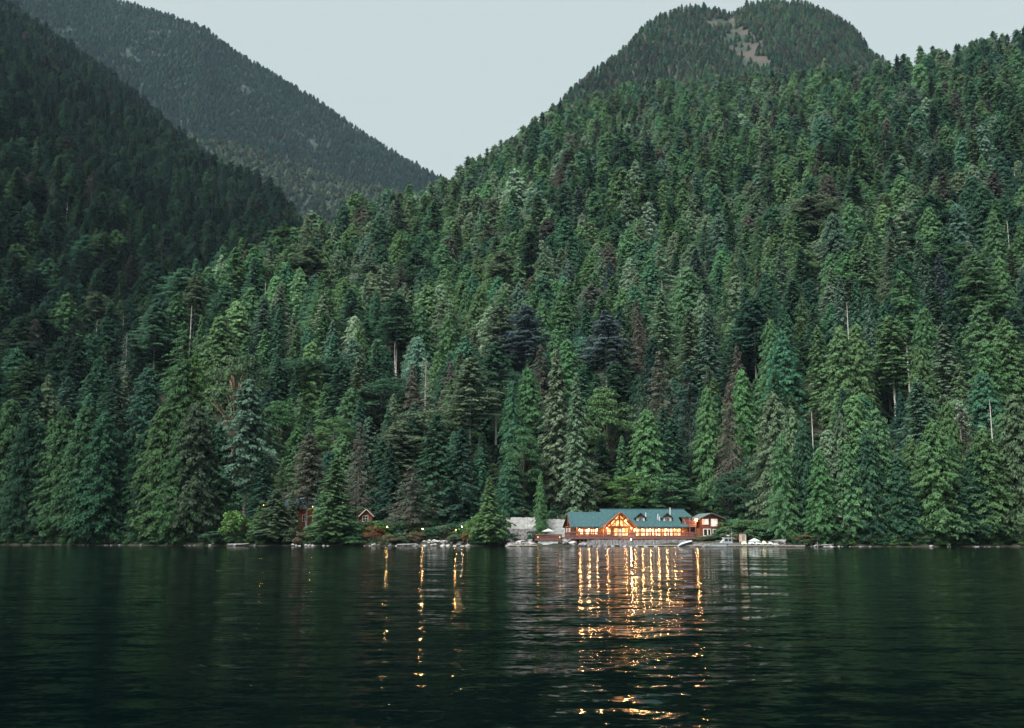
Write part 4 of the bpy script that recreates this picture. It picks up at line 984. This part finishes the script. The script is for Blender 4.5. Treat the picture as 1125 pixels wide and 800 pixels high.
    MB().bar((lx(763.6), -1.0, zu), (lx(763.6), -1.0, zf(571.8, -1)), .35).build('lamp_wall_post', M['log'], root)
    return root
make_lodge()

def make_guest_house():
    Y0 = 257.0; k = Y0 * .935 / 1000; k = .2362; root = empty('guest_house', (X(769.5, Y0), Y0, 0), R(4))
    tag(root, 'two-storey dark red guest house with pale windows beside the right end of the lodge', 'house')
    lx = lambda px: (px - 769.5) * k; zf = lambda py, d=0: Z(py, Y0 + d)
    x1 = lx(794.0); zb = .8; zm = zf(579.6); ze = zf(569.8)
    MB().box(0, x1, 0, 8, zm, ze).build('upper_wall', M['darkred'], root)
    MB().box(.02, x1 - .02, .05, 7.95, zb, zm - .14).build('lower_wall', M['olive'], root)
    MB().box(.01, lx(783), .01, .045, zb, zm - .14).build('lower_boarding', M['darkred'], root)
    MB().box(-.05, x1 + .05, -.12, 8.05, zm - .135, zm - .003).build('belt_board', M['beam'], root)
    MB().box(0, x1, .1, 7.9, -.5, zb - .003).build('foundation', M['seawall'], root)
    xa = lx(781.8); za = zf(563.6)
    MB().prism([(0, ze + .003), (x1, ze + .003), (xa, za - .32)], .02, 8).build('gable_wall', M['darkroof'], root)
    r_ = MB(); r_.slab([(-1.1, -.9, ze - .35), (xa, -.9, za), (xa - .8, 9, za), (-1.1, 9, ze - .35)], .2)
    r_.slab([(xa + .004, -.9, za), (x1 + .75, -.9, ze - .1), (x1 + .75, 9, ze - .1), (xa - .79, 9, za)], .2)
    rf = r_.build('roof', M['roof2'], root)
    b = MB(); b.bar((-1.1, -.95, ze - .42), (xa, -.95, za - .08), .2); b.bar((x1 + .75, -.95, ze - .2), (xa, -.95, za - .08), .2); b.build('barge_board', M['darkroof'], rf)
    window(root, lx(772.3), lx(778.6), -.01, zf(576), zf(570.6), M['litC'], M['cream'], 0, 0, t=.12)
    window(root, lx(781.8), lx(788.4), -.01, zf(577.9), zf(570.4), M['litC'], M['cream'], 1, 0, t=.12)
    d = window(root, lx(773.4), lx(777.0), -.01, zf(588.4), zf(581.6), M['dark'], M['white'], 0, 0, name='french_door', t=.16)
    d = window(root, lx(778.0), lx(780.6), -.01, zf(588.4), zf(581.6), M['dark'], M['white'], 0, 0, name='french_door', t=.16)
    window(root, lx(783.8), lx(789.0), -.01, zf(586.0), zf(582.0), M['dark'], M['white'], 0, 0, t=.18)
    b = MB(); b.box(lx(766), -.02, .3, 1.6, zb, zm - .3); b.build('side_porch', M['log'], root)
    b = MB(); b.bar((lx(793.6), -.06, zb), (lx(793.6), -.06, ze - .1), .1, 6); b.build('downpipe', M['cream'], root)
    return root
make_guest_house()

def cabin(name, label, pxl, pxr, Y0, pb, pe, pr, wallm, roofm, depth=5, gable_front=True, win=None, rot=0, lit=None):
    x0, x1 = X(pxl, Y0), X(pxr, Y0); root = empty(name, (x0, Y0, 0), R(rot)); w_ = x1 - x0
    tag(root, label, 'cabin')
    zb, ze, zr = Z(pb, Y0), Z(pe, Y0), Z(pr, Y0)
    zg = ground_main((x0 + x1) / 2, Y0) - .8
    MB().box(0, w_, 0, depth, min(zg, zb), ze).build('wall', wallm, root)
    r_ = MB()
    if gable_front:
        MB().prism([(0, ze + .003), (w_, ze + .003), (w_ / 2, zr - .2)], .01, depth - .01).build('gable_wall', wallm, root)
        r_.slab([(-.5, -.5, ze - .4), (w_ / 2, -.5, zr), (w_ / 2, depth + .4, zr), (-.5, depth + .4, ze - .4)], .14)
        r_.slab([(w_ / 2 + .004, -.5, zr), (w_ + .5, -.5, ze - .4), (w_ + .5, depth + .4, ze - .4), (w_ / 2 + .004, depth + .4, zr)], .14)
        b = MB(); b.bar((-.5, -.54, ze - .45), (w_ / 2, -.54, zr - .05), .15); b.bar((w_ + .5, -.54, ze - .45), (w_ / 2, -.54, zr - .05), .15); b.build('barge_board', M['tan'], root)
    else:
        r_.slab([(-.8, -.9, ze - .3), (w_ + .8, -.9, ze - .3), (w_ + .8, depth / 2, zr), (-.8, depth / 2, zr)], .16)
        r_.slab([(-.8, depth / 2 + .004, zr), (w_ + .8, depth / 2 + .004, zr), (w_ + .8, depth + .9, ze - .3), (-.8, depth + .9, ze - .3)], .16)
        for xx in (0, w_ - .2):
            MB().add([(xx, .1, ze), (xx, depth - .1, ze), (xx, depth / 2, zr - .25), (xx + .2, .1, ze), (xx + .2, depth - .1, ze), (xx + .2, depth / 2, zr - .25)], [(0, 1, 2), (5, 4, 3), (0, 3, 4, 1), (1, 4, 5, 2), (2, 5, 3, 0)]).build('gable_wall', wallm, root)
    r_.build('roof', roofm, root)
    for (a_, b_, c_, d_) in win or []:
        window(root, X(a_, Y0) - x0, X(b_, Y0) - x0, -.01, Z(d_, Y0), Z(c_, Y0), M['dark'], M['cream'], 1, 1)
    return root
cabin('cabin', 'little dark red cabin with a cream-framed window among trees, left of the shore lamps', 395.5, 408.5, 273, 577.5, 566, 559.5, M['darkred'], M['darkroof'], 5, True, [(398.2, 403.6, 567.0, 573.0)])
rc = cabin('cabin', 'brown cabin under a blue-grey roof, mostly hidden by trees above the left shore', 314, 352, 285, 590, 557.5, 546.5, M['darkred'], M['blueroof'], 7, False, [(332, 336, 566, 573), (343, 348, 566, 573)])
lb = MB().ball((X(342.3, 283.5) - X(314, 285), -1.5, Z(556.6, 283.5)), .16).build('eave_lamp', M['bulbd'], rc)
lamp_light('eave_light', (X(342.3, 283.5) - X(314, 285), -1.9, Z(558, 283.5)), 110, WARM, lb)

# retaining walls
def wallthing(px0, px1, p0, p1, Y0, label, th=.5, m='conc', yaw=0, posts=3.2):
    x0, x1 = X(px0, Y0), X(px1, Y0); root = empty('retaining_wall', (x0, Y0, 0), R(yaw)); L = x1 - x0
    tag(root, label, 'wall')
    z0, z1 = min(Z(p1, Y0), ground_main((x0 + x1) / 2, Y0)) - .8, Z(p0, Y0); b = MB(); n = 22; g2 = random.Random(int(px0))
    top = [(L * i / n, z1 + g2.uniform(-.12, .12)) for i in range(n + 1)]
    b.prism([(0, z0), (L, z0)] + top[::-1], 0, th); b.build('wall_panel', M[m], root)
    c = MB(); k_ = 0
    while k_ < L: c.box(k_, k_ + .25, -.10, -.003, z0, z1 + .05); k_ += posts
    c.build('pilaster', M[m], root)
    return root
wallthing(553, 589, 568.5, 580, 279, 'upper pale concrete retaining wall on the slope right of the pointed cypress')
wallthing(600, 627, 570.5, 582, 277, 'pale concrete retaining wall just left of the lodge')
wallthing(553.5, 588, 581, 590, 264, 'lower pale concrete wall between the pointed cypress and the small deck', m='seawall')
wallthing(645, 757.5, 593.2, 603, 247.6, 'long weathered seawall along the water below the lodge deck', m='seawall', posts=3.6)
wallthing(764, 800, 596.5, 603, 243.5, 'low grey seawall behind the boats below the guest house', m='seawall', posts=2.4)

# small lit deck with parasol
def small_deck():
    Y0 = 251.5; x0, x1 = X(587.5, Y0), X(617, Y0); root = empty('viewing_deck', (x0, Y0, 0)); L = x1 - x0
    tag(root, 'small lamp-lit reddish deck on a pale concrete base left of the lodge', 'deck')
    zd = Z(592.6, Y0)
    MB().box(0, L, 0, 3.6, zd - .3, zd).build('platform', M['redwood'], root)
    MB().box(.8, L - .9, .2, 3.2, -1.2, zd - .303).build('concrete_base', M['conc'], root)
    railing(root, [(.05, 3.5), (.05, .08), (L - .05, .08), (L - .05, 3.5)], zd, 1.15, M['redwood'], gap=.2)
    MB().box(.1, L - .1, .14, .17, zd + .2, zd + .95).build('railing_board', M['redwood'], root)
    for px in (591, 615):
        lb = MB().ball((X(px, Y0) - x0, -.12, Z(590.2, Y0)), .11).build('deck_lamp', M['bulbd'], root); lamp_light('deck_light', (X(px, Y0) - x0, -.4, Z(590, Y0)), 3, WARM, lb, .3)
    pr = empty('parasol', (X(602.5, Y0 + 2), Y0 + 2, zd)); tag(pr, 'pale open parasol standing on the small railed deck', 'parasol')
    MB().bar((0, 0, 0), (0, 0, 2.6), .08, 8).build('pole', M['metal'], pr)
    b = MB(); n = 8; vs = [(0, 0, 2.65)] + [(1.65 * math.cos(6.283 * i / n), 1.65 * math.sin(6.283 * i / n), 1.95) for i in range(n)] + [(0, 0, 2.58)] + [(1.6 * math.cos(6.283 * i / n), 1.6 * math.sin(6.283 * i / n), 1.88) for i in range(n)]
    b.add(vs, [(0, 1 + i, 1 + (i + 1) % n) for i in range(n)] + [(n + 1, n + 2 + (i + 1) % n, n + 2 + i) for i in range(n)] + [(1 + i, n + 2 + i, n + 2 + (i + 1) % n, 1 + (i + 1) % n) for i in range(n)])
    b.build('canopy', M['tarp'], pr); MB().box(-.25, .25, -.25, .25, 0.004, .1).build('base', M['metal'], pr)
small_deck()

# path lamps
def lamp(px, py, off, label, energy, bulb, color=WARM, r_=.17, hgt=2.1):
    Y0 = float(shoreY(azel(px, 590)[0])) + off; x, z = at(px, py, Y0); gz = ground_main(x, Y0)
    root = empty('lamp_post', (x, Y0, gz)); tag(root, label, 'lamp', 'path lamps along the shore')
    h = z - gz
    if h < .8: gz = z - hgt; root.location.z = gz; h = hgt
    MB().bar((0, 0, -.3), (0, 0, h - .1), .10, 8, .07).build('post', M['black'], root)
    b = MB().bar((0, 0, h + .17), (0, 0, h + .30), .42, 8, .08); b.bar((0, 0, h - .22), (0, 0, h - .14), .12, 8, .3); b.build('lamp_head', M['black'], root)
    lb = MB().ball((0, 0, h), r_).build('bulb', bulb, root)
    lamp_light('lamp_light', (0, -.32, h), energy, color, lb, .1)
lamp(507.6, 578.6, 7, 'brightest white lamp on the shore, above the pale boulders left of the cypress', 35, M['bulbw'], (1, .74, .42), .12)
lamp(500.8, 582.2, 6, 'small pale lamp just left of and below the brightest white lamp', 70, M['bulbd'], WARM, .12)
lamp(464.3, 581.2, 6, 'orange lamp right of the open-branched hemlock trunk', 70, M['bulb'], WARM, .13)
lamp(425.4, 579.0, 8, 'orange lamp between the little red cabin and the open-branched hemlock', 60, M['bulb'], WARM, .13)
lamp(693.2, 593.2, 1.6, 'low bright lamp on the seawall under the right foot of the lodge gable', 150, M['bulbw'], (1, .66, .34), .16, 1.2)
lamp(289.6, 555.2, 9, 'dim yellow lamp high in the trees left of the hidden brown cabin', 40, M['bulbd'], (1, .6, .1), .15, 3)

# pale posts on the shore
for (px, p0, p1, off, lab) in ((513.5, 580, 593, 3, 'pale wooden post just right of the brightest white lamp'), (421.5, 588, 598, 4, 'pale stub post beside the rusty bush'), (762.6, 595.5, 602, -4.5, 'dark piling between the pale skiff and the boat float'),
                               (775.3, 597, 602.5, -4.5, 'short piling just left of the low white dinghy'), (897.6, 595.5, 602.5, -1, 'lone pale piling right of the rusty shore bush'), (657.5, 592, 602, -1, 'slim piling in front of the seawall under the lodge gable')):
    Y0 = float(shoreY(azel(px, 590)[0])) + off; x = X(px, Y0); z1 = Z(p0, Y0); zb = min(Z(p1, Y0), 0) - .9 if off < 0 else ground_main(x, Y0) - .4
    o = MB().bar((x, Y0, zb), (x, Y0, z1), .24, 8, .19).build('piling' if off < 0 else 'wooden_post', M['grey'])
    tag(o, lab, 'post')

# floating dock
def dock(px0, px1, Yd, label, wd=1.8):
    x0, x1 = X(px0, Yd), X(px1, Yd); root = empty('floating_dock', ((x0 + x1) / 2, Yd, 0)); h = (x1 - x0) / 2; tag(root, label, 'dock')
    b = MB(); k_ = -h
    while k_ < h - .1: b.box(k_, k_ + .27, 0, wd, .36, .42); k_ += .30
    b.build('planking', M['grey'], root)
    MB().box(-h, h, .05, .15, .18, .357).box(-h, h, wd - .15, wd - .05, .18, .357).build('beam', M['cream'], root)
    b = MB(); k_ = -h + .3
    while k_ < h - 1.4: b.box(k_, k_ + 1.3, .2, wd - .2, -.2, .176); k_ += 2.4
    b.build('float', M['black'], root)
dock(700, 762, 242.0, 'long pale floating dock in front of the lodge seawall')
dock(763.5, 884, 236.0, 'low pale floating dock in front of the boats and tarpaulins', 2.0)
dock(560, 590, 247.0, 'short pale float at the foot of the rock bank right of the cypress', 1.2)

# boats
def loft(L, Bm, D, bow=.32, n=14, deck=True, flat=.75):
    """open hull: returns verts / faces, bow at -x"""
    V = []; Fc = []; m = 9
    for i in range(n):
        t = i / (n - 1); x = -L / 2 + L * t
        wv = Bm / 2 * (1 - (1 - min(t / (bow + .25), 1)) ** 2.2) if t < bow + .25 else Bm / 2 * (1 - .06 * (t - bow - .25))
        wv = max(wv, .02); sheer = D + .28 * D * (1 - t) ** 2; keel = .0 + .55 * D * max(0, (1 - t / .3)) ** 2 if t < .3 else 0
        for j in range(m):
            s = j / (m - 1) * 2 - 1; y = wv * np.sign(s) * abs(s) ** .6; z = keel + (sheer - keel) * (abs(s) ** 3.2)
            V.append((x + (-.12 * L * (1 - t) * (z / D) if t < .5 else 0), y, z))
    for i in range(n - 1):
        for j in range(m - 1): a_ = i * m + j; Fc.append((a_, a_ + 1, a_ + m + 1, a_ + m))
    Fc.append(tuple((n - 1) * m + j for j in range(m)))
    if deck:
        for i in range(n - 1): Fc.append((i * m, (i + 1) * m, (i + 1) * m + m - 1, i * m + m - 1))
    return V, Fc
def boat_cruiser():
    Y0 = 239.6; root = empty('cabin_cruiser', (X(799.5, Y0), Y0, -.15), R(3)); tag(root, 'small grey cabin cruiser with mast moored behind the low white dinghy', 'boat')
    V, Fc = loft(6.0, 2.2, .95); b = MB().add(V, Fc); b.build('hull', M['alu'], root, False)
    c = MB(); c.prism([(-1.9, 1.0), (.9, 1.0), (.8, 2.15), (-.9, 2.15), (-1.2, 1.75)], -.85, .85); co = c.build('cabin', M['alu'], root)
    MB().prism([(-1.15, 2.153), (1.35, 2.153), (1.3, 2.23), (-1.1, 2.23)], -.95, .95).build('cabin_roof', M['hull'], co)
    for a_, b_ in ((-.95, -.25), (.0, .6)): MB().box(a_, b_, -.88, -.853, 1.45, 1.95).build('cabin_window', M['dark'], co)
    MB().box(-1.25, -1.22, -.6, .6, 1.45, 1.7).build('windscreen', M['dark'], co)
    b = MB().bar((.9, 0, 2.2), (.95, 0, 4.6), .07, 6, .03); b.bar((.6, 0, 3.2), (1.25, 0, 3.2), .04); b.build('mast', M['metal'], root)
    b = MB().bar((.1, .1, 2.2), (.1, .1, 2.75), .05, 6); b.box(-.25, .45, 0, .2, 2.75, 2.88); b.build('radar', M['hull'], root)
    b = MB()
    for x_ in (-2.9, -2.3, -1.7): b.bar((x_, -.55, 1.0), (x_, -.55, 1.6), .035)
    b.bar((-3.1, -.5, 1.58), (-1.6, -.6, 1.6), .035); b.build('rail', M['metal'], root)
    b = MB().box(2.95, 3.25, -.2, .2, .5, 1.35); b.box(3.0, 3.12, -.06, .06, -.2, .5); b.build('outboard_motor', M['black'], root)
boat_cruiser()
def dinghy(px, Y0, L, label, name='dinghy', yaw=0, m='hull', z0=-.1):
    root = empty(name, (X(px, Y0), Y0, z0), R(yaw)); tag(root, label, 'boat')
    V, Fc = loft(L, L * .32, .48, deck=False); b = MB().add(V, Fc); o = b.build('hull', M[m], root)
    so = o.modifiers.new('thickness', 'SOLIDIFY'); so.thickness = .05
    for x_ in (-.15 * L, .2 * L): MB().box(x_, x_ + .28, -L * .14, L * .14, .34, .39).build('thwart', M['grey'], root)
    MB().box(L * .5 - .02, L * .5 + .22, -.14, .14, .2, .75).build('outboard_motor', M['black'], root)
dinghy(787.0, 234.2, 4.7, 'low white dinghy floating at the dock in front of the cabin cruiser')
dinghy(769.2, 239.5, 2.5, 'short pale tender between two pilings left of the white dinghy', 'tender')
r = empty('upturned_skiff', (X(752, 240.9), 240.9, .62), R(8)); r.rotation_euler = (R(150), R(-12), R(6)); tag(r, 'pale blue-grey upturned skiff resting on the dock below the right end of the lodge', 'boat')
V, Fc = loft(3.2, 1.5, .6, deck=False); o = MB().add(V, Fc).build('hull', M['alu'], r); o.modifiers.new('thickness', 'SOLIDIFY').thickness = .05
MB().box(-.9, 1.4, -.04, .04, -.06, .0).build('keel', M['grey'], r)
r.location.z = 1.05

# tan kiosk, tarpaulin covered things, tent top
r = empty('kiosk', (X(816.5, 243.5), 243.5, ground_main(X(816.5, 243.5), 243.5) - .2)); tag(r, 'tall narrow tan hut standing on the shore behind the tarpaulins', 'hut')
zt = Z(585.6, 243.5) - r.location.z
MB().box(-.72, .72, 0, 1.2, 0, zt - .12).build('wall', M['tan'], r); MB().slab([(-.85, -.15, zt), (.85, -.15, zt - .06), (.85, 1.35, zt - .06), (-.85, 1.35, zt)], .1).build('roof', M['darkroof'], r)
MB().box(-.3, .35, -.04, -.004, .2, zt - .5).build('door', M['grey'], r)
def tarp(px0, px1, p0, Y0, label, m='tarp', name='tarpaulin_pile', g_=None):
    x0, x1 = X(px0, Y0), X(px1, Y0); h = Z(p0, Y0) - .5; g2 = np.random.default_rng(int(px0)); n = 9; mm = 6; V = []; Fc = []
    for i in range(n):
        for j in range(mm):
            u = i / (n - 1); v = j / (mm - 1); e = (math.sin(math.pi * min(max(u, .02), .98)) ** .35) * (math.sin(math.pi * min(max(v, .02), .98)) ** .4)
            V.append(((u - .5) * (x1 - x0), (v - .5) * 2.0, e * h * (1 + .22 * g2.normal() * (0 < i < n - 1))))
    for i in range(n - 1):
        for j in range(mm - 1): a_ = i * mm + j; Fc.append((a_, a_ + mm, a_ + mm + 1, a_ + 1))
    o = MB().add(V, Fc).build(name, M[m]); o.modifiers.new('thickness', 'SOLIDIFY').thickness = .04
    o.location = ((x0 + x1) / 2, Y0, .45); tag(o, label, 'tarpaulin', 'covered piles on the dock')
tarp(813.8, 820, 594.8, 239.3, 'yellowish covered pile at the left of the row of tarpaulins', 'tarpy')
tarp(821.5, 828.5, 594.8, 239.2, 'pale grey covered pile, left of the white tent top')
tarp(829, 836, 595.6, 239.2, 'pale covered pile directly under the right side of the white tent top')
tarp(836.5, 842, 594.6, 239.1, 'taller cream covered pile in the middle of the tarpaulin row', 'tarpy')
tarp(842.5, 848.5, 595.4, 239.1, 'grey-white covered pile second from the right of the row')
tarp(849, 854.5, 596.8, 239.0, 'smallest covered pile at the right end of the row beside the grey outcrop')
r = empty('tent', (X(828.5, 242), 242, ground_main(X(828.5, 242), 242))); tag(r, 'small white peaked tent roof behind the covered piles', 'tent')
zt = Z(591.2, 242) - r.location.z; ze_ = Z(594.3, 242) - r.location.z; b = MB()
b.add([(-1.2, -1, ze_), (1.2, -1, ze_), (1.2, 1, ze_), (-1.2, 1, ze_), (0, 0, zt), (-1.2, -1, ze_ - .2), (1.2, -1, ze_ - .2), (1.2, 1, ze_ - .2), (-1.2, 1, ze_ - .2)], [(0, 1, 4), (1, 2, 4), (2, 3, 4), (3, 0, 4), (0, 5, 6, 1), (1, 6, 7, 2), (2, 7, 8, 3), (3, 8, 5, 0)])
b.build('canopy', M['tarp'], r); b = MB()
for sx in (-1.15, 1.15):
    for sy in (-.95, .95): b.bar((sx, sy, -.3), (sx, sy, ze_), .06)
b.build('frame', M['metal'], r)

# rocks
def rock_mesh(seed, flat=.7, sub=2, rough_=.28, m='rock'):
    import bmesh
    bm = bmesh.new(); bmesh.ops.create_icosphere(bm, subdivisions=sub, radius=1)
    g2 = np.random.default_rng(seed); cuts = [(unit(g2.normal(size=3)), g2.uniform(.55, .9)) for _ in range(9)]
    for v in bm.verts:
        p = np.array(v.co)
        for d_, c_ in cuts:
            s = p @ d_
            if s > c_: p = p - d_ * (s - c_)
        p = p * (1 + rough_ * .3 * g2.normal()); v.co = (p[0], p[1], p[2] * flat)
    me = bpy.data.meshes.new('boulder'); bm.to_mesh(me); bm.free(); me.materials.append(M[m]); return me
PR = [rock_mesh(i, m='palerock') for i in range(5)]; GR = [rock_mesh(20 + i) for i in range(5)]
def rocks(px0, px1, n, s0, s1, off0, off1, pale, label, group, seed):
    g2 = np.random.default_rng(seed)
    for i in range(n):
        px = g2.uniform(px0, px1); off = g2.uniform(off0, off1); Y0 = float(shoreY(azel(px, 590)[0])) + off; x = X(px, Y0)
        me = (PR if g2.random() < pale else GR)[int(g2.integers(5))]
        o = bpy.data.objects.new('boulder', me); col.objects.link(o); s = math.exp(g2.uniform(math.log(s0), math.log(s1)))
        o.scale = (s * g2.uniform(.9, 1.5), s, s * g2.uniform(.7, 1.1)); o.rotation_euler = (g2.uniform(-.3, .3), g2.uniform(-.3, .3), g2.uniform(0, 6.28))
        o.location = (x, Y0, max(ground_main(x, Y0), -.1) + s * .15); tag(o, label, 'boulder', group)
rocks(464, 516, 46, .28, .75, -1.2, 4.2, .9, 'pale rounded boulder in the riprap below the brightest white lamp', 'riprap below the white lamp', 1)
rocks(400, 464, 20, .2, .5, -1.0, 1.6, .6, 'small grey stone at the waterline below the orange lamps', 'stones below the orange lamps', 2)
rocks(556, 590, 34, .45, 1.3, -1.4, 4.5, .25, 'dark grey rock in the bank between cypress and small deck', 'rocks of the bank by the small deck', 3)
rocks(613, 650, 34, .4, 1.1, -1.4, 4.0, .35, 'grey rock heaped on the shore under the left wing of the lodge', 'rocks under the left wing', 4)
rocks(650, 762, 40, .25, .6, -1.6, .4, .6, 'pale stone at the foot of the long seawall', 'stones at the foot of the seawall', 5)
rocks(320, 366, 16, .25, .6, -.8, 1.5, .8, 'whitish stone at the waterline below the hidden brown cabin', 'stones below the brown cabin', 6)
rocks(855, 925, 22, .25, .7, -.8, 1.5, .7, 'pale stone on the waterline near the rusty shore bush', 'stones near the rusty bush', 7)
rocks(20, 320, 18, .2, .5, -.5, 1.0, .3, 'dark stone at the foot of the left shoreline trees', 'stones along the left shore', 8)
rocks(930, 1120, 14, .2, .5, -.5, 1.0, .3, 'dark stone at the foot of the right shoreline trees', 'stones along the right shore', 9)
o = bpy.data.objects.new('rock_outcrop', rock_mesh(77, .62, 4, .12)); col.objects.link(o); Yo = 243.0
o.location = (X(854, Yo), Yo, .6); o.scale = (3.4, 3.0, 2.4); o.rotation_euler = (0, R(-8), .3); tag(o, 'large purplish-grey rock outcrop at the right end of the tarpaulin row', 'rock')
o = bpy.data.objects.new('driftwood_log', tube([(-2.4, 0, 0), (-.8, .1, .05), (1, 0, .1), (2.6, -.1, .3)], [.22, .25, .2, .12], 7)[0] is None) if False else None
for (px, off, L_, yaw, lab) in ((447, -.2, 5.0, .1, 'pale driftwood log lying below the open-branched hemlock'), (905, .3, 4.2, -.15, 'pale driftwood log at the waterline right of the lone piling'), (262, .4, 5.5, .12, 'bleached driftwood log below the bright green bush')):
    Y0 = float(shoreY(azel(px, 590)[0])) + off; v, f_ = tube([(-L_ / 2, 0, 0), (-L_ / 6, .12, .05), (L_ / 5, 0, .1), (L_ / 2, -.1, .3)], [.2, .24, .2, .1], 7)
    me = np_mesh('driftwood_log', v, f_); o = link('driftwood_log', me, M['grey']); o.location = (X(px, Y0), Y0, max(ground_main(X(px, Y0), Y0), 0) + .3); o.rotation_euler = (0, 0, yaw); tag(o, lab, 'log')

# shrubs
def shrub(px, py, off, wpx, tint, label):
    a = float(azel(px, 590)[0]); Y0 = float(shoreY(a)) + off; x = X(px, Y0); z = ground_main(x, Y0) - .15
    H = Z(py, Y0) - z
    t = dict(x=x, y=Y0, z=z, H=max(H, .8), W=wpx * Y0 / F_PX, kind='shrub', tint=np.array(TINT[tint]) * rng.uniform(.88, 1.12), tn=tint, rot=rng.uniform(0, 6))
    build_tree(t, label, 'shrubs along the shore')
for a_ in (
 (259, 562, 5, 34, 'bb', 'big rounded bright green bush under the large blue-green fir'), (283, 578, 3, 20, 'dg', 'dark bush at the right foot of the bright green bush'),
 (232, 584, 2, 26, 'dg', 'low dark bush left of the bright green bush'), (318, 580, 3, 22, 'ol', 'olive bush right of the young olive fir'), (330, 586, 2, 16, 'tan', 'dry straw-coloured bush below the hidden brown cabin'),
 (346, 578, 7, 22, 'ol', 'olive bush against the wall of the hidden brown cabin'), (356, 584, 3, 16, 'g', 'small green bush left of the pale green leaning fir'), (386, 580, 5, 22, 'dg', 'dark bush below the little red cabin'),
 (388, 590, 1, 22, 'g', 'low green bush at the water under the little red cabin'), (411, 579, 4, 19, 'rust', 'rusty orange bush right below the little red cabin'), (430, 588, 3, 18, 'tan', 'dry tan bush left of the open-branched hemlock trunk'),
 (444, 586, 3, 20, 'ol', 'grey-olive bush under the open-branched hemlock'), (456, 585, 4, 18, 'tan', 'tan bush right of the open-branched hemlock trunk'), (437, 577, 9, 22, 'dg', 'dark bush behind the tan bushes, between the orange lamps'),
 (476, 580, 6, 20, 'dg', 'dark bush right of the second orange lamp'), (488, 578, 6, 22, 'ol', 'olive bush left of the two white lamps'), (500, 587, 3.5, 18, 'ol', 'low olive bush in front of the white lamps'), (516, 584, 4, 16, 'rust', 'reddish bush at the left foot of the cypress'),
 (525, 566, 2.5, 26, 'bb', 'left flank of the wide bush around the cypress foot'), (548, 564, 2.5, 26, 'g', 'right flank of the wide bush around the cypress foot'), (537, 574, 1.5, 34, 'yg', 'low front bush at the cypress foot'),
 (562, 586, 6, 16, 'dg', 'dark bush hanging over the rock bank right of the cypress'), (594, 578, 22, 12, 'g', 'green bush between the two concrete walls'), (572, 558, 36, 26, 'ol', 'bush on the slope directly above the upper concrete wall'),
 (606, 562, 36, 28, 'dg', 'dark bush above the concrete wall left of the lodge'), (622, 566, 34, 20, 'ol', 'olive bush touching the lodge roof on its left'), (632, 590, 3, 10, 'dg', 'tiny bush among rocks under the lodge left end'),
 (770, 590, 8, 15, 'ol', 'olive bush left below the guest house'), (781, 588, 8, 20, 'ol', 'large olive bush in front of the guest house door'), (790, 589, 7, 16, 'dg', 'green bush right below the guest house window'),
 (801, 583, 12, 24, 'dg', 'dark bush right of the guest house corner'), (809, 588, 5, 14, 'tan', 'brownish bush left of the tall tan hut'), (832, 584, 10, 24, 'ol', 'olive bush behind the white tent top'),
 (846, 581, 10, 30, 'dg', 'dark bush behind the covered piles'), (866, 586, 6, 22, 'g', 'green bush above the grey rock outcrop'), (882, 588, 3, 22, 'rust', 'rusty orange bush on the shore right of the grey outcrop'),
 (893, 590, 2, 16, 'tan', 'dry bush touching the rusty bush on its right'), (905, 584, 4, 22, 'g', 'green bush right of the lone piling'),
): shrub(*a_)

# undergrowth: nobody could count it
UND = []
g3 = np.random.default_rng(5)
for i in range(5200):
    if i < 1500: px = g3.uniform(-60, 1190); off = g3.uniform(1.2, 9)
    elif i < 4200: px = g3.uniform(-60, 1190); off = g3.uniform(8, 48)
    else: px = g3.uniform(-60, 1190); off = g3.uniform(48, 150)
    a = float(azel(px, 590)[0]); r_ = float(shore_r(np.array(a))) + off; x = r_ * math.sin(a); y = r_ * math.cos(a)
    if 462 < px < 520 and off < 5: continue
    if 586 < px < 620 and off < 14: continue
    if 616 < px < 800 and off < 29: continue
    if 800 < px < 866 and off < 9: continue
    if 551 < px < 630 and off < 36 and g3.random() < .96: continue
    if 310 < px < 356 and 12 < off < 36: continue
    if 390 < px < 412 and 20 < off < 42: continue
    H = g3.uniform(1.0, 2.6) if off < 9 else g3.uniform(1.5, 5)
    if off < 3 : H = g3.uniform(.7, 1.8)
    tn = ['g', 'dg', 'yg', 'ol', 'tg', 'bb'][int(g3.integers(6))]
    if 400 < px < 520 and off < 9: tn = ['ol', 'tan', 'dg'][int(g3.integers(3))]; H *= .6
    UND.append((x, y, ground_main(x, y) - .2, H, H * g3.uniform(1.0, 1.8), 'shrub', np.array(TINT[tn]) * g3.uniform(.7, 1.1), tn))
forest('undergrowth', UND, 'green undergrowth of ferns and bushes under the trees and along the banks')
